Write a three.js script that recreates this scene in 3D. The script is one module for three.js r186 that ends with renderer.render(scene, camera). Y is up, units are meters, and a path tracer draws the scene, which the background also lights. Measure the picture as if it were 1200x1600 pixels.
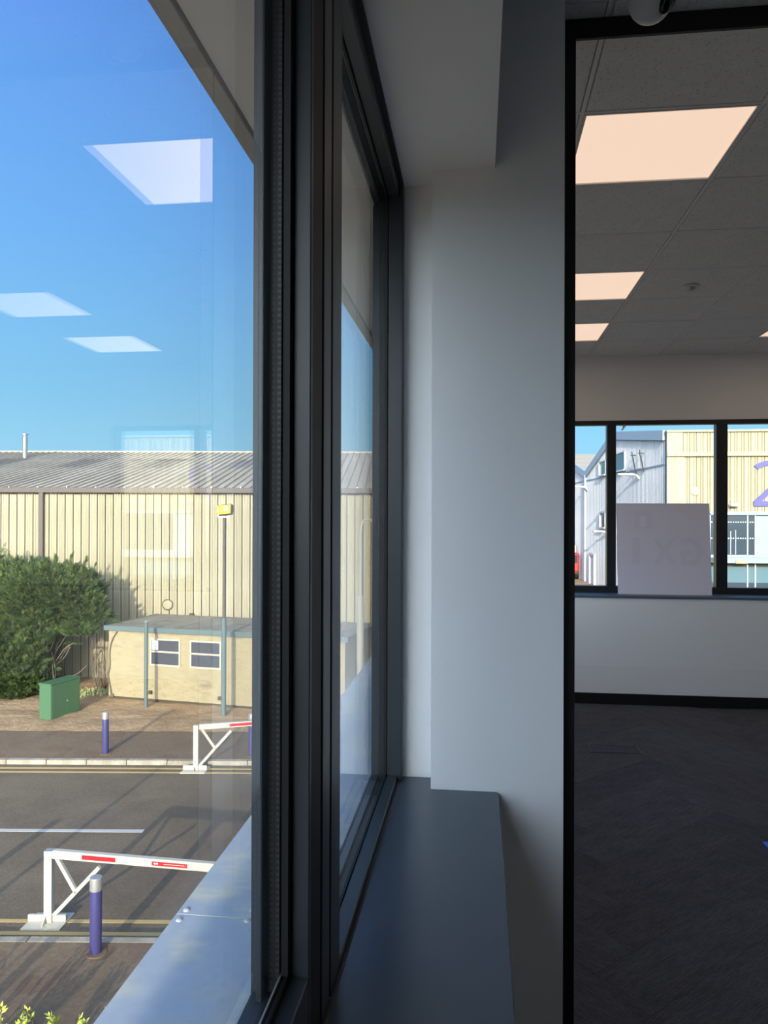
import * as THREE from 'three';
import { RoundedBoxGeometry } from 'three/addons/geometries/RoundedBoxGeometry.js';
import { mergeGeometries } from 'three/addons/utils/BufferGeometryUtils.js';
import { RectAreaLightUniformsLib } from 'three/addons/lights/RectAreaLightUniformsLib.js';
import { FontLoader } from 'three/addons/loaders/FontLoader.js';
import { TextGeometry } from 'three/addons/geometries/TextGeometry.js';

// ---------------------------------------------------------------- camera, sky, sun, exposure
const scene = new THREE.Scene();
const EYE = 1.603;                                   // eye height above the office floor
const camera = new THREE.PerspectiveCamera(2 * Math.atan(800 / 1202) * 180 / Math.PI, 0.75, 0.05, 400);
{
  const yaw = 0.12223, pit = 0.00306, rol = 0.00301;
  const right = new THREE.Vector3(Math.cos(yaw), 0, -Math.sin(yaw)), fwd0 = new THREE.Vector3(-Math.sin(yaw), 0, -Math.cos(yaw)), up0 = new THREE.Vector3(0, 1, 0);
  const up1 = up0.clone().multiplyScalar(Math.cos(pit)).addScaledVector(fwd0, -Math.sin(pit));
  const fwd = fwd0.clone().multiplyScalar(Math.cos(pit)).addScaledVector(up0, Math.sin(pit));
  const r = right.clone().multiplyScalar(Math.cos(rol)).addScaledVector(up1, Math.sin(rol));
  const u = up1.clone().multiplyScalar(Math.cos(rol)).addScaledVector(right, -Math.sin(rol));
  camera.matrixAutoUpdate = true;
  camera.quaternion.setFromRotationMatrix(new THREE.Matrix4().makeBasis(r, u, fwd.clone().negate()));
  camera.position.set(0, EYE, 0);
}
scene.add(camera);
const SKY_GLOW = 0.66;                               // strength of the aureole round the sun, raised to brighten the rooms
const SUN_AZ = -0.012, SUN_EL = 0.2325;              // low sun behind the viewer, almost along the facade
const sunDir = new THREE.Vector3(Math.sin(SUN_AZ) * Math.cos(SUN_EL), Math.sin(SUN_EL), Math.cos(SUN_AZ) * Math.cos(SUN_EL));
{ // clear evening sky: colour by height, the sun side brightened strongly to light the rooms
  const W = 512, H = 256, px = new Float32Array(W * H * 4), D = new THREE.Vector3();
  const stops = [[-90, 0.20, 0.19, 0.17], [-1, 0.30, 0.34, 0.36], [0, 0.27, 0.56, 0.72], [8, 0.155, 0.45, 0.71], [19, 0.085, 0.345, 0.78], [33, 0.04, 0.235, 0.77], [60, 0.035, 0.18, 0.62], [90, 0.03, 0.15, 0.54]];
  for (let y = 0; y < H; y++) for (let x = 0; x < W; x++) {
    const el = ((y + 0.5) / H - 0.5) * 180, az = ((x + 0.5) / W - 0.5) * 2 * Math.PI, c = Math.cos(el * Math.PI / 180);
    D.set(Math.cos(az) * c, Math.sin(el * Math.PI / 180), Math.sin(az) * c);
    let k = 1; while (k < stops.length - 1 && el > stops[k][0]) k++;
    const a = stops[k - 1], b = stops[k], t = Math.min(1, Math.max(0, (el - a[0]) / (b[0] - a[0])));
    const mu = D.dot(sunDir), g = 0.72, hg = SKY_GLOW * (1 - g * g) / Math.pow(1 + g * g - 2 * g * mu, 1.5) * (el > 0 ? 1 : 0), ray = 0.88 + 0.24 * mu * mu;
    const warm = [0.92, 0.96, 1.0], o = (y * W + x) * 4;
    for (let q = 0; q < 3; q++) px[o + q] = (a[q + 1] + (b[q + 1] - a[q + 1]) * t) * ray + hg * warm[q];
    px[o + 3] = 1;
  }
  const t = new THREE.DataTexture(px, W, H, THREE.RGBAFormat, THREE.FloatType);
  t.mapping = THREE.EquirectangularReflectionMapping; t.magFilter = t.minFilter = THREE.LinearFilter; t.needsUpdate = true;
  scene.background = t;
}
const sun = new THREE.DirectionalLight(new THREE.Color(1, 0.88, 0.70), 4.6);
sun.position.copy(sunDir).multiplyScalar(80).add(new THREE.Vector3(-6, 0, -18));
sun.target.position.set(-6, 0, -18);
sun.castShadow = true; sun.shadow.radius = 1; sun.shadow.mapSize.set(4096, 4096);
Object.assign(sun.shadow.camera, { left: -45, right: 45, top: 40, bottom: -40, near: 1, far: 220 });
scene.add(sun, sun.target); sun.name = 'sun';
const renderer = new THREE.WebGLRenderer({ antialias: true });
renderer.toneMapping = THREE.LinearToneMapping;
renderer.toneMappingExposure = 1.32;
renderer.shadowMap.enabled = true;
RectAreaLightUniformsLib.init();
const PANEL_LIGHT = 0.78;                               // radiance of the ceiling panels
const PANEL_GLOW = 0.74;                              // what the eye sees of their diffusers

// ---------------------------------------------------------------- helpers
let seedN = 12345;
const rnd = () => { seedN = (seedN * 1664525 + 1013904223) >>> 0; return seedN / 4294967296; };
const rr = (a, b) => a + (b - a) * rnd();
const counts = {};
const numbered = (n) => { const k = counts[n] = (counts[n] ?? -1) + 1; return k ? n + '_' + String(k).padStart(3, '0') : n; };
const shadowed = (m) => { m.castShadow = m.receiveShadow = true; return m; };
function uvBox(g) {                                  // uv in metres, projected along each face's main axis
  if (g.index) g = g.toNonIndexed();
  const p = g.attributes.position, uv = new Float32Array(p.count * 2), a = new THREE.Vector3(), b = new THREE.Vector3(), c = new THREE.Vector3();
  for (let i = 0; i < p.count; i += 3) {
    a.fromBufferAttribute(p, i); b.fromBufferAttribute(p, i + 1); c.fromBufferAttribute(p, i + 2);
    const n = b.clone().sub(a).cross(c.clone().sub(a)), x = Math.abs(n.x), y = Math.abs(n.y), z = Math.abs(n.z);
    [a, b, c].forEach((v, k) => {
      const q = y >= x && y >= z ? [v.x, -v.z] : x >= z ? [-v.z, v.y] : [v.x, v.y];
      uv[(i + k) * 2] = q[0]; uv[(i + k) * 2 + 1] = q[1];
    });
  }
  g.setAttribute('uv', new THREE.BufferAttribute(uv, 2));
  return g;
}
const clean = (g) => { for (const k of Object.keys(g.attributes)) if (!['position', 'normal', 'uv'].includes(k)) g.deleteAttribute(k); return g; };
const join = (list) => mergeGeometries(list.map((g) => clean(g.index ? g.toNonIndexed() : g)));
const at = (g, x, y, z, rx = 0, ry = 0, rz = 0) => { if (rx) g.rotateX(rx); if (ry) g.rotateY(ry); if (rz) g.rotateZ(rz); return g.translate(x, y, z); };
// a box from its limits; r > 0 rounds the edges
function bx(x0, x1, y0, y1, z0, z1, r = 0) {
  const w = Math.abs(x1 - x0), h = Math.abs(y1 - y0), d = Math.abs(z1 - z0);
  const g = r ? new RoundedBoxGeometry(w, h, d, 1, Math.min(r, w / 2.01, h / 2.01, d / 2.01)) : new THREE.BoxGeometry(w, h, d);
  return uvBox(g.translate((x0 + x1) / 2, (y0 + y1) / 2, (z0 + z1) / 2));
}
// interior box in plan coordinates: X right, y up, Z away from the viewer
const rb = (X0, X1, y0, y1, Z0, Z1, r = 0) => bx(X0, X1, y0, y1, -Z1, -Z0, r);
const tube = (pts, r, seg = 8, n = 24) => uvBox(new THREE.TubeGeometry(new THREE.CatmullRomCurve3(pts.map((p) => new THREE.Vector3(...p))), n, r, seg));
const cyl = (r0, r1, h, x, y, z, seg = 20) => uvBox(new THREE.CylinderGeometry(r1, r0, h, seg).translate(x, y + h / 2, z));
function bar(a, b, w, d, r = 0.006) {                // a square bar between two points
  const A = new THREE.Vector3(...a), B = new THREE.Vector3(...b), L = A.distanceTo(B);
  const g = uvBox(new RoundedBoxGeometry(w, L, d, 1, r));
  const q = new THREE.Quaternion().setFromUnitVectors(new THREE.Vector3(0, 1, 0), B.clone().sub(A).normalize());
  return g.applyQuaternion(q).translate((A.x + B.x) / 2, (A.y + B.y) / 2, (A.z + B.z) / 2);
}
const lathe = (pts, seg = 24) => uvBox(new THREE.LatheGeometry(pts.map((p) => new THREE.Vector2(...p)), seg));
function extrude(pts, depth, bevel = 0) {
  const s = new THREE.Shape(pts.map((p) => new THREE.Vector2(...p)));
  return uvBox(new THREE.ExtrudeGeometry(s, { depth, bevelEnabled: bevel > 0, bevelThickness: bevel, bevelSize: bevel, bevelOffset: -bevel, bevelSegments: 1 }));
}
// a thin folded sheet: profile points (x, z) carried from y0 to y1
function sheet(profile, y0, y1, lean = 0) {
  const pos = [], idx = [];
  profile.forEach(([x, z]) => pos.push(x, y0, z, x, y1, z + lean));
  for (let i = 0; i < profile.length - 1; i++) { const a = i * 2; idx.push(a, a + 2, a + 1, a + 1, a + 2, a + 3); }
  const g = new THREE.BufferGeometry();
  g.setAttribute('position', new THREE.Float32BufferAttribute(pos, 3)); g.setIndex(idx);
  const f = g.toNonIndexed(); f.computeVertexNormals(); return uvBox(f);
}
function thing(name, label, category, x, y, z, turn = 0, group) {
  const o = new THREE.Group(); o.name = numbered(name); scene.add(o);
  o.position.set(x, y, z); o.rotation.y = turn; o.userData = { label, category };
  if (group) o.userData.group = group;
  return o;
}
function part(parent, name, g, m, label) {
  const o = shadowed(new THREE.Mesh(g, m)); o.name = name; parent.add(o);
  if (label) o.userData.label = label;
  return o;
}
function structure(name, label, g, m) {
  const o = g ? shadowed(new THREE.Mesh(g, m)) : new THREE.Group();
  o.name = name; o.userData = { kind: 'structure', label }; scene.add(o);
  return o;
}
// the yard outside runs a little askew to the office: u along the road, v across it
const TURN = 0.115, CA = Math.cos(TURN), SA = Math.sin(TURN), PAVE = -5.6 + EYE, ROAD = -5.7 + EYE;
const yard = (u, v) => [u * CA - v * SA, -(u * SA + v * CA)];
function outside(name, label, category, u, y, v, turn = 0, group) { const [x, z] = yard(u, v); return thing(name, label, category, x, y, z, TURN + turn, group); }

// ---------------------------------------------------------------- textures
const hash = (x, y, s) => { let h = Math.imul(x, 374761393) + Math.imul(y, 668265263) + Math.imul(s, 2147483647 ^ 0x5bd1e995); h = Math.imul(h ^ (h >>> 13), 1274126177); return ((h ^ (h >>> 16)) >>> 0) / 4294967296; };
function vnoise(x, y, per, s) {                      // value noise that repeats after «per» cells
  const ix = Math.floor(x), iy = Math.floor(y), fx = x - ix, fy = y - iy, w = (k) => ((k % per) + per) % per;
  const sx = fx * fx * (3 - 2 * fx), sy = fy * fy * (3 - 2 * fy);
  const a = hash(w(ix), w(iy), s), b = hash(w(ix + 1), w(iy), s), c = hash(w(ix), w(iy + 1), s), d = hash(w(ix + 1), w(iy + 1), s);
  return a + (b - a) * sx + (c - a) * sy + (a - b - c + d) * sx * sy;
}
const fbm = (u, v, f, oct, s) => { let t = 0, a = 0.5, n = 0; for (let i = 0; i < oct; i++) { t += a * vnoise(u * f, v * f, f, s + i); n += a; a *= 0.5; f *= 2; } return t / n; };
function tex(size, metres, fn, srgb = true) {        // fn(u, v) -> grey or [r, g, b], 0..1
  const data = new Uint8Array(size * size * 4);
  for (let y = 0; y < size; y++) for (let x = 0; x < size; x++) {
    const c = fn((x + 0.5) / size, (y + 0.5) / size), o = (y * size + x) * 4, q = Array.isArray(c) ? c : [c, c, c];
    for (let k = 0; k < 3; k++) data[o + k] = Math.max(0, Math.min(255, q[k] * 255));
    data[o + 3] = 255;
  }
  const t = new THREE.DataTexture(data, size, size);
  t.wrapS = t.wrapT = THREE.RepeatWrapping; t.magFilter = THREE.LinearFilter; t.minFilter = THREE.LinearMipmapLinearFilter; t.generateMipmaps = true;
  if (srgb) t.colorSpace = THREE.SRGBColorSpace;
  const [mx, my] = Array.isArray(metres) ? metres : [metres, metres];
  t.repeat.set(1 / mx, 1 / my); t.needsUpdate = true;
  return t;
}
const lerp3 = (a, b, t) => a.map((x, i) => x + (b[i] - x) * t);
const std = (o) => new THREE.MeshStandardMaterial(o);
const C = (hex) => new THREE.Color(hex);

const rollerBump = tex(256, 0.25, (u, v) => 0.6 * fbm(u, v, 32, 2, 3) + 0.4 * fbm(u, v, 8, 2, 9), false);
const grainBump = tex(256, 0.3, (u, v) => fbm(u, v, 64, 2, 5), false);
const tileMap = tex(256, 0.6, (u, v) => { const n = fbm(u, v, 128, 1, 21); return 0.94 - (n > 0.8 ? 0.10 : 0) + 0.03 * fbm(u, v, 12, 2, 4); });
const carpetMap = tex(512, [0.5, 0.25], (u, v) => {
  const s = vnoise(u * 8, v * 128, 128, 31), s2 = vnoise(u * 24, v * 64, 64, 32), f = fbm(u, v, 128, 1, 33), b = fbm(u, v, 4, 3, 34);
  const k = 0.5 + 0.55 * (s - 0.5) + 0.35 * (s2 - 0.5) + 0.5 * (f - 0.5) + 0.5 * (b - 0.5);
  return lerp3([0.24, 0.235, 0.24], [0.40, 0.395, 0.40], Math.max(0, Math.min(1, k)));
});
const carpetBump = tex(512, [0.5, 0.25], (u, v) => 0.6 * vnoise(u * 10, v * 128, 128, 31) + 0.4 * fbm(u, v, 128, 1, 33), false);
const asphaltMap = tex(512, 3, (u, v) => { const a = fbm(u, v, 128, 2, 41), b = fbm(u, v, 5, 4, 42); return lerp3([0.47, 0.44, 0.40], [0.63, 0.59, 0.54], Math.max(0, Math.min(1, 0.5 + 0.7 * (a - 0.5) + 0.7 * (b - 0.5)))); });
const paveMap = tex(512, 4, (u, v) => { const a = fbm(u, v, 128, 2, 51), b = fbm(u, v, 4, 4, 52), c = fbm(u, v, 7, 3, 53); const k = lerp3([0.48, 0.43, 0.375], [0.65, 0.595, 0.53], Math.max(0, Math.min(1, 0.5 + 0.6 * (a - 0.5) + 0.8 * (b - 0.5)))); return c > 0.66 ? lerp3(k, [0.5, 0.36, 0.29], 0.22) : k; });
const dirtMap = tex(512, 3, (u, v) => { const a = fbm(u, v, 100, 2, 61), b = fbm(u, v, 6, 4, 62); return lerp3([0.62, 0.51, 0.38], [0.86, 0.73, 0.56], Math.max(0, Math.min(1, 0.5 + 0.9 * (a - 0.5) + 0.9 * (b - 0.5)))); });
const dirtBump = tex(256, 1.5, (u, v) => fbm(u, v, 10, 5, 63), false);
const claddingMap = tex(256, [1.1, 6], (u, v) => { const a = vnoise(u * 32, v * 3, 32, 71), b = fbm(u, v, 16, 3, 72); return lerp3([0.86, 0.83, 0.74], [1, 0.99, 0.93], Math.max(0, Math.min(1, 0.6 + 0.7 * (a - 0.5) + 0.5 * (b - 0.5)))); });
const roofMap = tex(256, [2.5, 9], (u, v) => { const a = vnoise(u * 24, v * 4, 24, 81), b = fbm(u, v, 12, 3, 82); return lerp3([0.80, 0.77, 0.71], [1, 0.98, 0.93], Math.max(0, Math.min(1, 0.55 + 0.9 * (a - 0.5) + 0.8 * (b - 0.5)))); });
const kerbMap = tex(256, 1.5, (u, v) => { const a = fbm(u, v, 64, 2, 91), b = fbm(u, v, 6, 3, 92); return lerp3([0.60, 0.57, 0.51], [0.86, 0.83, 0.76], Math.max(0, Math.min(1, 0.5 + 0.5 * (a - 0.5) + 0.9 * (b - 0.5)))); });
const ledgeMap = tex(512, 0.7, (u, v) => { const a = fbm(u, v, 10, 4, 101), st = vnoise(u * 12 + v * 20, v * 60 - u * 12, 1000, 102), b = fbm(u, v, 48, 3, 103); const d = Math.max(0, (a - 0.42) * 3) * (0.3 + st * 1.2); return lerp3([0.85, 0.89, 0.93], [0.97, 0.97, 0.90], Math.min(1, d)).map((x) => x - 0.05 * b); });
const cabinMap = tex(512, [7.5, 2.4], (u, v) => {      // local damp stains under the second window and rust at the foot
  const n = fbm(u, v, 40, 4, 111), x = u * 7.5, y = v * 2.4;
  let k = lerp3([0.76, 0.71, 0.57], [0.84, 0.79, 0.66], n);
  const blot = Math.exp(-(((x - 3.2) / 0.34) ** 2) - (((y - 0.55) / 0.42) ** 2)) * Math.max(0, (fbm(u, v, 14, 4, 113) - 0.36) * 3.2);
  k = lerp3(k, [0.5, 0.48, 0.42], Math.min(0.75, blot));
  if (fbm(u, v, 60, 3, 115) > 0.70) k = lerp3(k, [0.68, 0.61, 0.47], 0.5);
  return k;
});
const cabinRoofMap = tex(256, 2.5, (u, v) => { const a = fbm(u, v, 8, 4, 121), b = fbm(u, v, 60, 2, 122); return lerp3([0.50, 0.48, 0.43], [0.70, 0.67, 0.60], Math.max(0, Math.min(1, 0.5 + 1.1 * (a - 0.5) + 0.5 * (b - 0.5)))); });
const greyCladMap = tex(256, [2, 5], (u, v) => { const a = vnoise(u * 20, v * 3, 20, 131); return 0.9 + 0.1 * a; });
const spacerMap = tex(64, [0.016, 0.008], (u, v) => (Math.abs(u - 0.5) < 0.16 || Math.abs(u - 0.5) > 0.44) && Math.hypot((v - 0.5) * 0.5, Math.abs(u - 0.5) < 0.3 ? 0 : 0) < 0.12 ? 0.27 : 0.16);

// ---------------------------------------------------------------- materials
const M = {
  plaster: std({ color: C(0xf4f3f1), roughness: 0.85, bumpMap: rollerBump, bumpScale: 0.0004 }),
  frame: std({ color: C(0x2d3439), roughness: 0.38, metalness: 0.0, bumpMap: grainBump, bumpScale: 0.00006 }),
  gasket: std({ color: C(0x101113), roughness: 0.6 }),
  spacer: std({ color: 0xffffff, map: spacerMap, roughness: 0.5, metalness: 0.5 }),
  blackFrame: std({ color: C(0x0b0c0e), roughness: 0.42 }),
  sill: std({ color: C(0x414d57), roughness: 0.27, bumpMap: grainBump, bumpScale: 0.00004 }),
  farSill: std({ color: C(0x59646e), roughness: 0.42 }),
  glass: new THREE.MeshPhysicalMaterial({ color: new THREE.Color(0.972, 0.99, 0.982), roughness: 0, metalness: 0, transmission: 1, thickness: 0, ior: 1.5 }),
  carpet: [0xffffff, 0xe8e8ea, 0xf6f2f0].map((c) => std({ color: C(c), map: carpetMap, bumpMap: carpetBump, bumpScale: 0.002, roughness: 0.95 })),
  tile: std({ color: C(0xf4f2ee), map: tileMap, roughness: 0.95 }),
  grid: std({ color: C(0xe8e6e2), roughness: 0.6 }),
  lightFrame: std({ color: C(0xd9d6d2), roughness: 0.5 }),
  diffuser: std({ color: C(0xf2e6dc), roughness: 0.6, emissive: new THREE.Color(0.93, 0.66, 0.50), emissiveIntensity: PANEL_GLOW }),
  plasticWhite: std({ color: C(0xd3d3d2), roughness: 0.4 }),
  blackGloss: std({ color: C(0x050506), roughness: 0.12 }),
  asphalt: std({ color: C(0xd2c6b2), map: asphaltMap, roughness: 0.95, bumpMap: grainBump, bumpScale: 0.004 }),
  pavement: std({ color: C(0xd9ccb8), map: paveMap, roughness: 0.95, bumpMap: grainBump, bumpScale: 0.004 }),
  soil: std({ color: C(0xdedcd8), map: dirtMap, roughness: 1, bumpMap: dirtBump, bumpScale: 0.03 }),
  kerb: [0xdedcd8, 0xcfccc5, 0xd8d5cf].map((c) => std({ color: C(c), map: kerbMap, roughness: 0.9 })),
  yellowLine: std({ color: C(0xc2a66c), roughness: 0.85, bumpMap: grainBump, bumpScale: 0.002 }),
  whiteLine: std({ color: C(0xbcb9b0), roughness: 0.85 }),
  cladding: [0xa59f8b, 0xa09a86, 0xa9a390, 0x9c9682].map((c) => std({ color: C(c), map: claddingMap, roughness: 0.55 })),
  backing: std({ color: C(0x4a4436), roughness: 0.9 }),
  roofSheet: [0xc6beb0, 0xc0b8aa, 0xcac3b6].map((c) => std({ color: C(c), map: roofMap, roughness: 0.7 })),
  rooflight: std({ color: C(0xa8a096), roughness: 0.5, map: roofMap }),
  brown: std({ color: C(0x574c46), roughness: 0.55 }),
  boxRim: std({ color: C(0x4c4b4d), roughness: 0.5 }),
  rivet: std({ color: C(0xd8d8d4), roughness: 0.35, metalness: 0.25 }),
  steel: std({ color: C(0xb8b5ae), roughness: 0.3, metalness: 0.85 }),
  galv: std({ color: C(0xbcb9b5), roughness: 0.42, metalness: 0.6 }),
  cabinWall: std({ color: C(0xc4c1b9), map: cabinMap, roughness: 0.8 }),
  cabinRoof: std({ color: C(0xe4e2de), map: cabinRoofMap, roughness: 0.9 }),
  teal: std({ color: C(0x586968), roughness: 0.6 }),
  cabinFrame: std({ color: C(0xb6ae98), roughness: 0.6 }),
  darkGlass: std({ color: C(0x4a4c52), roughness: 0.12 }),
  paper: std({ color: C(0xf2efe6), roughness: 0.8 }),
  cable: std({ color: C(0x6a5f4a), roughness: 0.8 }),
  white: std({ color: C(0xc0bba9), roughness: 0.45 }),
  red: std({ color: C(0xd81f2a), roughness: 0.4 }),
  indigo: std({ color: C(0x434070), roughness: 0.4 }),
  greenBox: std({ color: C(0x486c4d), roughness: 0.5 }),
  bark: std({ color: C(0x6d5c4c), roughness: 0.95 }),
  twig: std({ color: C(0x746858), roughness: 0.95 }),
  conifer: std({ color: 0xffffff, roughness: 0.75 }),
  leaf: std({ color: 0xffffff, roughness: 0.55 }),
  ledge: std({ map: ledgeMap, color: C(0xe2e4e6), roughness: 0.4 }),
  soffit: std({ color: C(0xe6e1d3), roughness: 0.6 }),
  soffitTrim: std({ color: C(0xb0ab9e), roughness: 0.5 }),
  render: std({ color: C(0x9aa3ab), roughness: 0.7 }),
  greyClad: [0xcccdd0, 0xc6c8cb, 0xd0d0d1].map((c) => std({ color: C(c), map: greyCladMap, roughness: 0.6 })),
  greyTrim: std({ color: C(0xa6b2be), roughness: 0.5 }),
  shopGlass: std({ color: C(0x39444c), roughness: 0.08 }),
  pale: std({ color: C(0x8498a0), roughness: 0.4 }),
  paleGlass: std({ color: C(0x5a747c), roughness: 0.12 }),
  mullion: std({ color: C(0xa9b4ba), roughness: 0.4 }),
  numeral: std({ color: C(0x4c4a98), roughness: 0.5 }),
};

// ---------------------------------------------------------------- the near room: walls, bulkhead, slabs
const CEIL = 3.0, SILL = EYE - 0.75, HEAD = EYE + 0.943, BACK = -4, FAR = 6.97, DADO = 6.72, RIGHT = 5.2;
const Y = (r) => EYE + r;
{
  const w = structure('wall_left', 'white plastered window wall with a deep head and an aluminium clad outside');
  part(w, 'dado', rb(-0.30, 0.03, 0, SILL - 0.025, BACK, 2.108), M.plaster);
  part(w, 'bulkhead', rb(-0.30, 0.042, HEAD, CEIL + 0.05, BACK, 2.108), M.plaster, 'pale plaster bulkhead above the window');
  part(w, 'bulkhead', rb(-0.30, -0.128, HEAD, CEIL + 0.05, 2.108, 2.2), M.plaster);
  part(w, 'outer_wall', rb(-0.535, -0.30, -4.1, SILL - 0.03, BACK, 7.3), M.render);
  part(w, 'outer_lintel', rb(-0.535, -0.30, Y(0.90), 4.4, BACK, 7.3), M.render);
  part(w, 'added_cheek', rb(-0.56, -0.30, SILL, Y(0.87), BACK, BACK + 0.2), M.render);  // unseen cheek added to keep the low sun off ledge and glazing
  part(w, 'inner_lining', rb(-0.30, -0.21, 0, SILL, 2.25, 7.2), M.plaster);
  part(w, 'inner_lining', rb(-0.30, -0.21, HEAD, CEIL, 2.25, 7.2), M.plaster);
  part(w, 'inner_lining', rb(-0.30, -0.21, SILL, HEAD, 6.72, 7.2), M.plaster);
  const v = structure('window_3', 'dark framed ribbon window continuing along the far room');
  part(v, 'frame_rail', rb(-0.295, -0.215, SILL, SILL + 0.06, 2.25, 6.72), M.frame); part(v, 'frame_rail', rb(-0.295, -0.215, HEAD - 0.06, HEAD, 2.25, 6.72), M.frame);
  const zs = [2.25, 3.72, 5.19, 6.66];
  for (const z of zs) part(v, 'mullion', rb(-0.295, -0.215, SILL + 0.06, HEAD - 0.06, z, z + 0.06), M.frame);
  for (const z of zs.slice(0, 3)) { const g = new THREE.PlaneGeometry(1.41, HEAD - SILL - 0.12).rotateY(Math.PI / 2).translate(-0.26, (HEAD + SILL) / 2, -(z + 0.765)); part(v, 'glass_pane', g, M.glass); }
  const e = structure('wall_end', 'white plastered column between the window and the glass partition');
  part(e, 'column', rb(-0.128, 0.2275, 0, CEIL + 0.05, 2.108, 2.25), M.plaster, 'white plastered column face');
  part(e, 'reveal', rb(-0.30, -0.128, 0, CEIL + 0.05, 2.2, 2.25), M.plaster, 'narrow plaster reveal set back beside the window');
  structure('wall_back', 'white plastered wall behind the viewer', rb(-0.56, RIGHT, -0.3, 4.4, BACK - 0.2, BACK), M.plaster);
  structure('wall_right', 'white plastered wall on the right of both rooms', rb(RIGHT, RIGHT + 0.2, -0.3, 4.4, BACK - 0.2, 7.3), M.plaster);
  structure('roof_slab', 'concrete slab above the suspended ceiling', rb(-0.535, RIGHT, 3.35, 3.6, BACK, 7.3), M.plaster);
}
// ---------------------------------------------------------------- floor: carpet planks laid in a herringbone
{
  const f = structure('floor', 'dark grey carpet planks laid in a herringbone');
  part(f, 'screed', rb(-0.30, RIGHT, -0.3, -0.006, BACK, 7.2), M.carpet[1]);
  const W = 0.25, variants = [];
  for (let k = 0; k < 6; k++) {
    const g = uvBox(new RoundedBoxGeometry(1 - 0.0006, 0.006, W - 0.0006, 1, 0.0008)), uv = g.attributes.uv;
    for (let i = 0; i < uv.count; i++) uv.setXY(i, uv.getX(i) + k * 0.37, uv.getY(i) + k * 0.113);
    variants.push(g);
  }
  const c45 = Math.SQRT1_2;
  for (let k = -24; k < 30; k++) for (let m = -8; m < 10; m++) for (const upright of [0, 1]) {
    const cx = upright ? 4 + k + 4 * m + 0.5 : k + 4 * m + 2, cy = upright ? k - 4 * m - 1 : k - 4 * m + 0.5;
    const X = (cx * c45 - cy * c45) * W + 2, Z = (cx * c45 + cy * c45) * W + 4;
    if (X < -0.05 || X > RIGHT - 0.1 || Z < 0.0 || Z > 6.85) continue;
    const o = part(f, 'carpet_plank', variants[Math.floor(rnd() * 6)], M.carpet[Math.floor(rnd() * 3)]);
    o.position.set(X, -0.003 + rr(-0.0004, 0.0004), -Z); o.rotation.y = (upright ? -Math.PI / 4 + Math.PI / 2 : -Math.PI / 4) + Math.PI / 2 + (rnd() < 0.5 ? Math.PI : 0);
  }
}
// ---------------------------------------------------------------- ceiling: tiles in an exposed grid, light panels in some of the cells
const GX = 0.356, GZ = 2.7367, CELL = 0.6;
const lit = new Set();
for (const i of [0, 3, 6]) for (const j of [0, 3, 5]) lit.add(i + ',' + j);
{
  const c = structure('ceiling', 'suspended ceiling of pale mineral tiles in a thin metal grid');
  part(c, 'ceiling_board', rb(-0.2, RIGHT, CEIL + 0.008, CEIL + 0.05, BACK, 1.5367), M.tile);
  const tileG = uvBox(new RoundedBoxGeometry(CELL - 0.022, 0.012, CELL - 0.022, 1, 0.003));
  const seat = uvBox(new THREE.BoxGeometry(CELL - 0.004, 0.01, CELL - 0.004)).translate(0, 0.011, 0);
  const whole = join([tileG, seat]);
  for (let i = -1; i < 8; i++) for (let j = -2; j < 7; j++) {
    if (lit.has(i + ',' + j)) continue;
    let X = GX + CELL * (i + 0.5), Z = GZ + CELL * (j + 0.5), sx = 1, sz = 1;
    if (i === -1) { X = (-0.2 + GX) / 2; sx = (GX + 0.2) / CELL; }
    const cut = Z - 0.3 < 2.2 && Z + 0.3 > 2.25;       // the row that meets the partition
    const o = part(c, 'ceiling_tile', whole, M.tile);
    o.position.set(X, CEIL + 0.006 + rr(-0.0008, 0.0008), -Z); o.scale.set(sx, 1, sz); o.rotation.y = 0;
  }
  part(c, 'edge_trim', rb(-0.2, RIGHT, CEIL + 0.002, CEIL + 0.02, GZ + CELL * 7, FAR), M.grid);
  for (let i = 0; i < 9; i++) part(c, 'grid_runner', rb(GX + CELL * i - 0.0075, GX + CELL * i + 0.0075, CEIL - 0.001, CEIL + 0.03, 1.5367, FAR - 0.02, 0.002), M.grid);
  for (let j = -2; j < 8; j++) part(c, 'grid_runner', rb(-0.2, RIGHT, CEIL - 0.0005, CEIL + 0.028, GZ + CELL * j - 0.0075, GZ + CELL * j + 0.0075, 0.002), M.grid);
}
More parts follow.
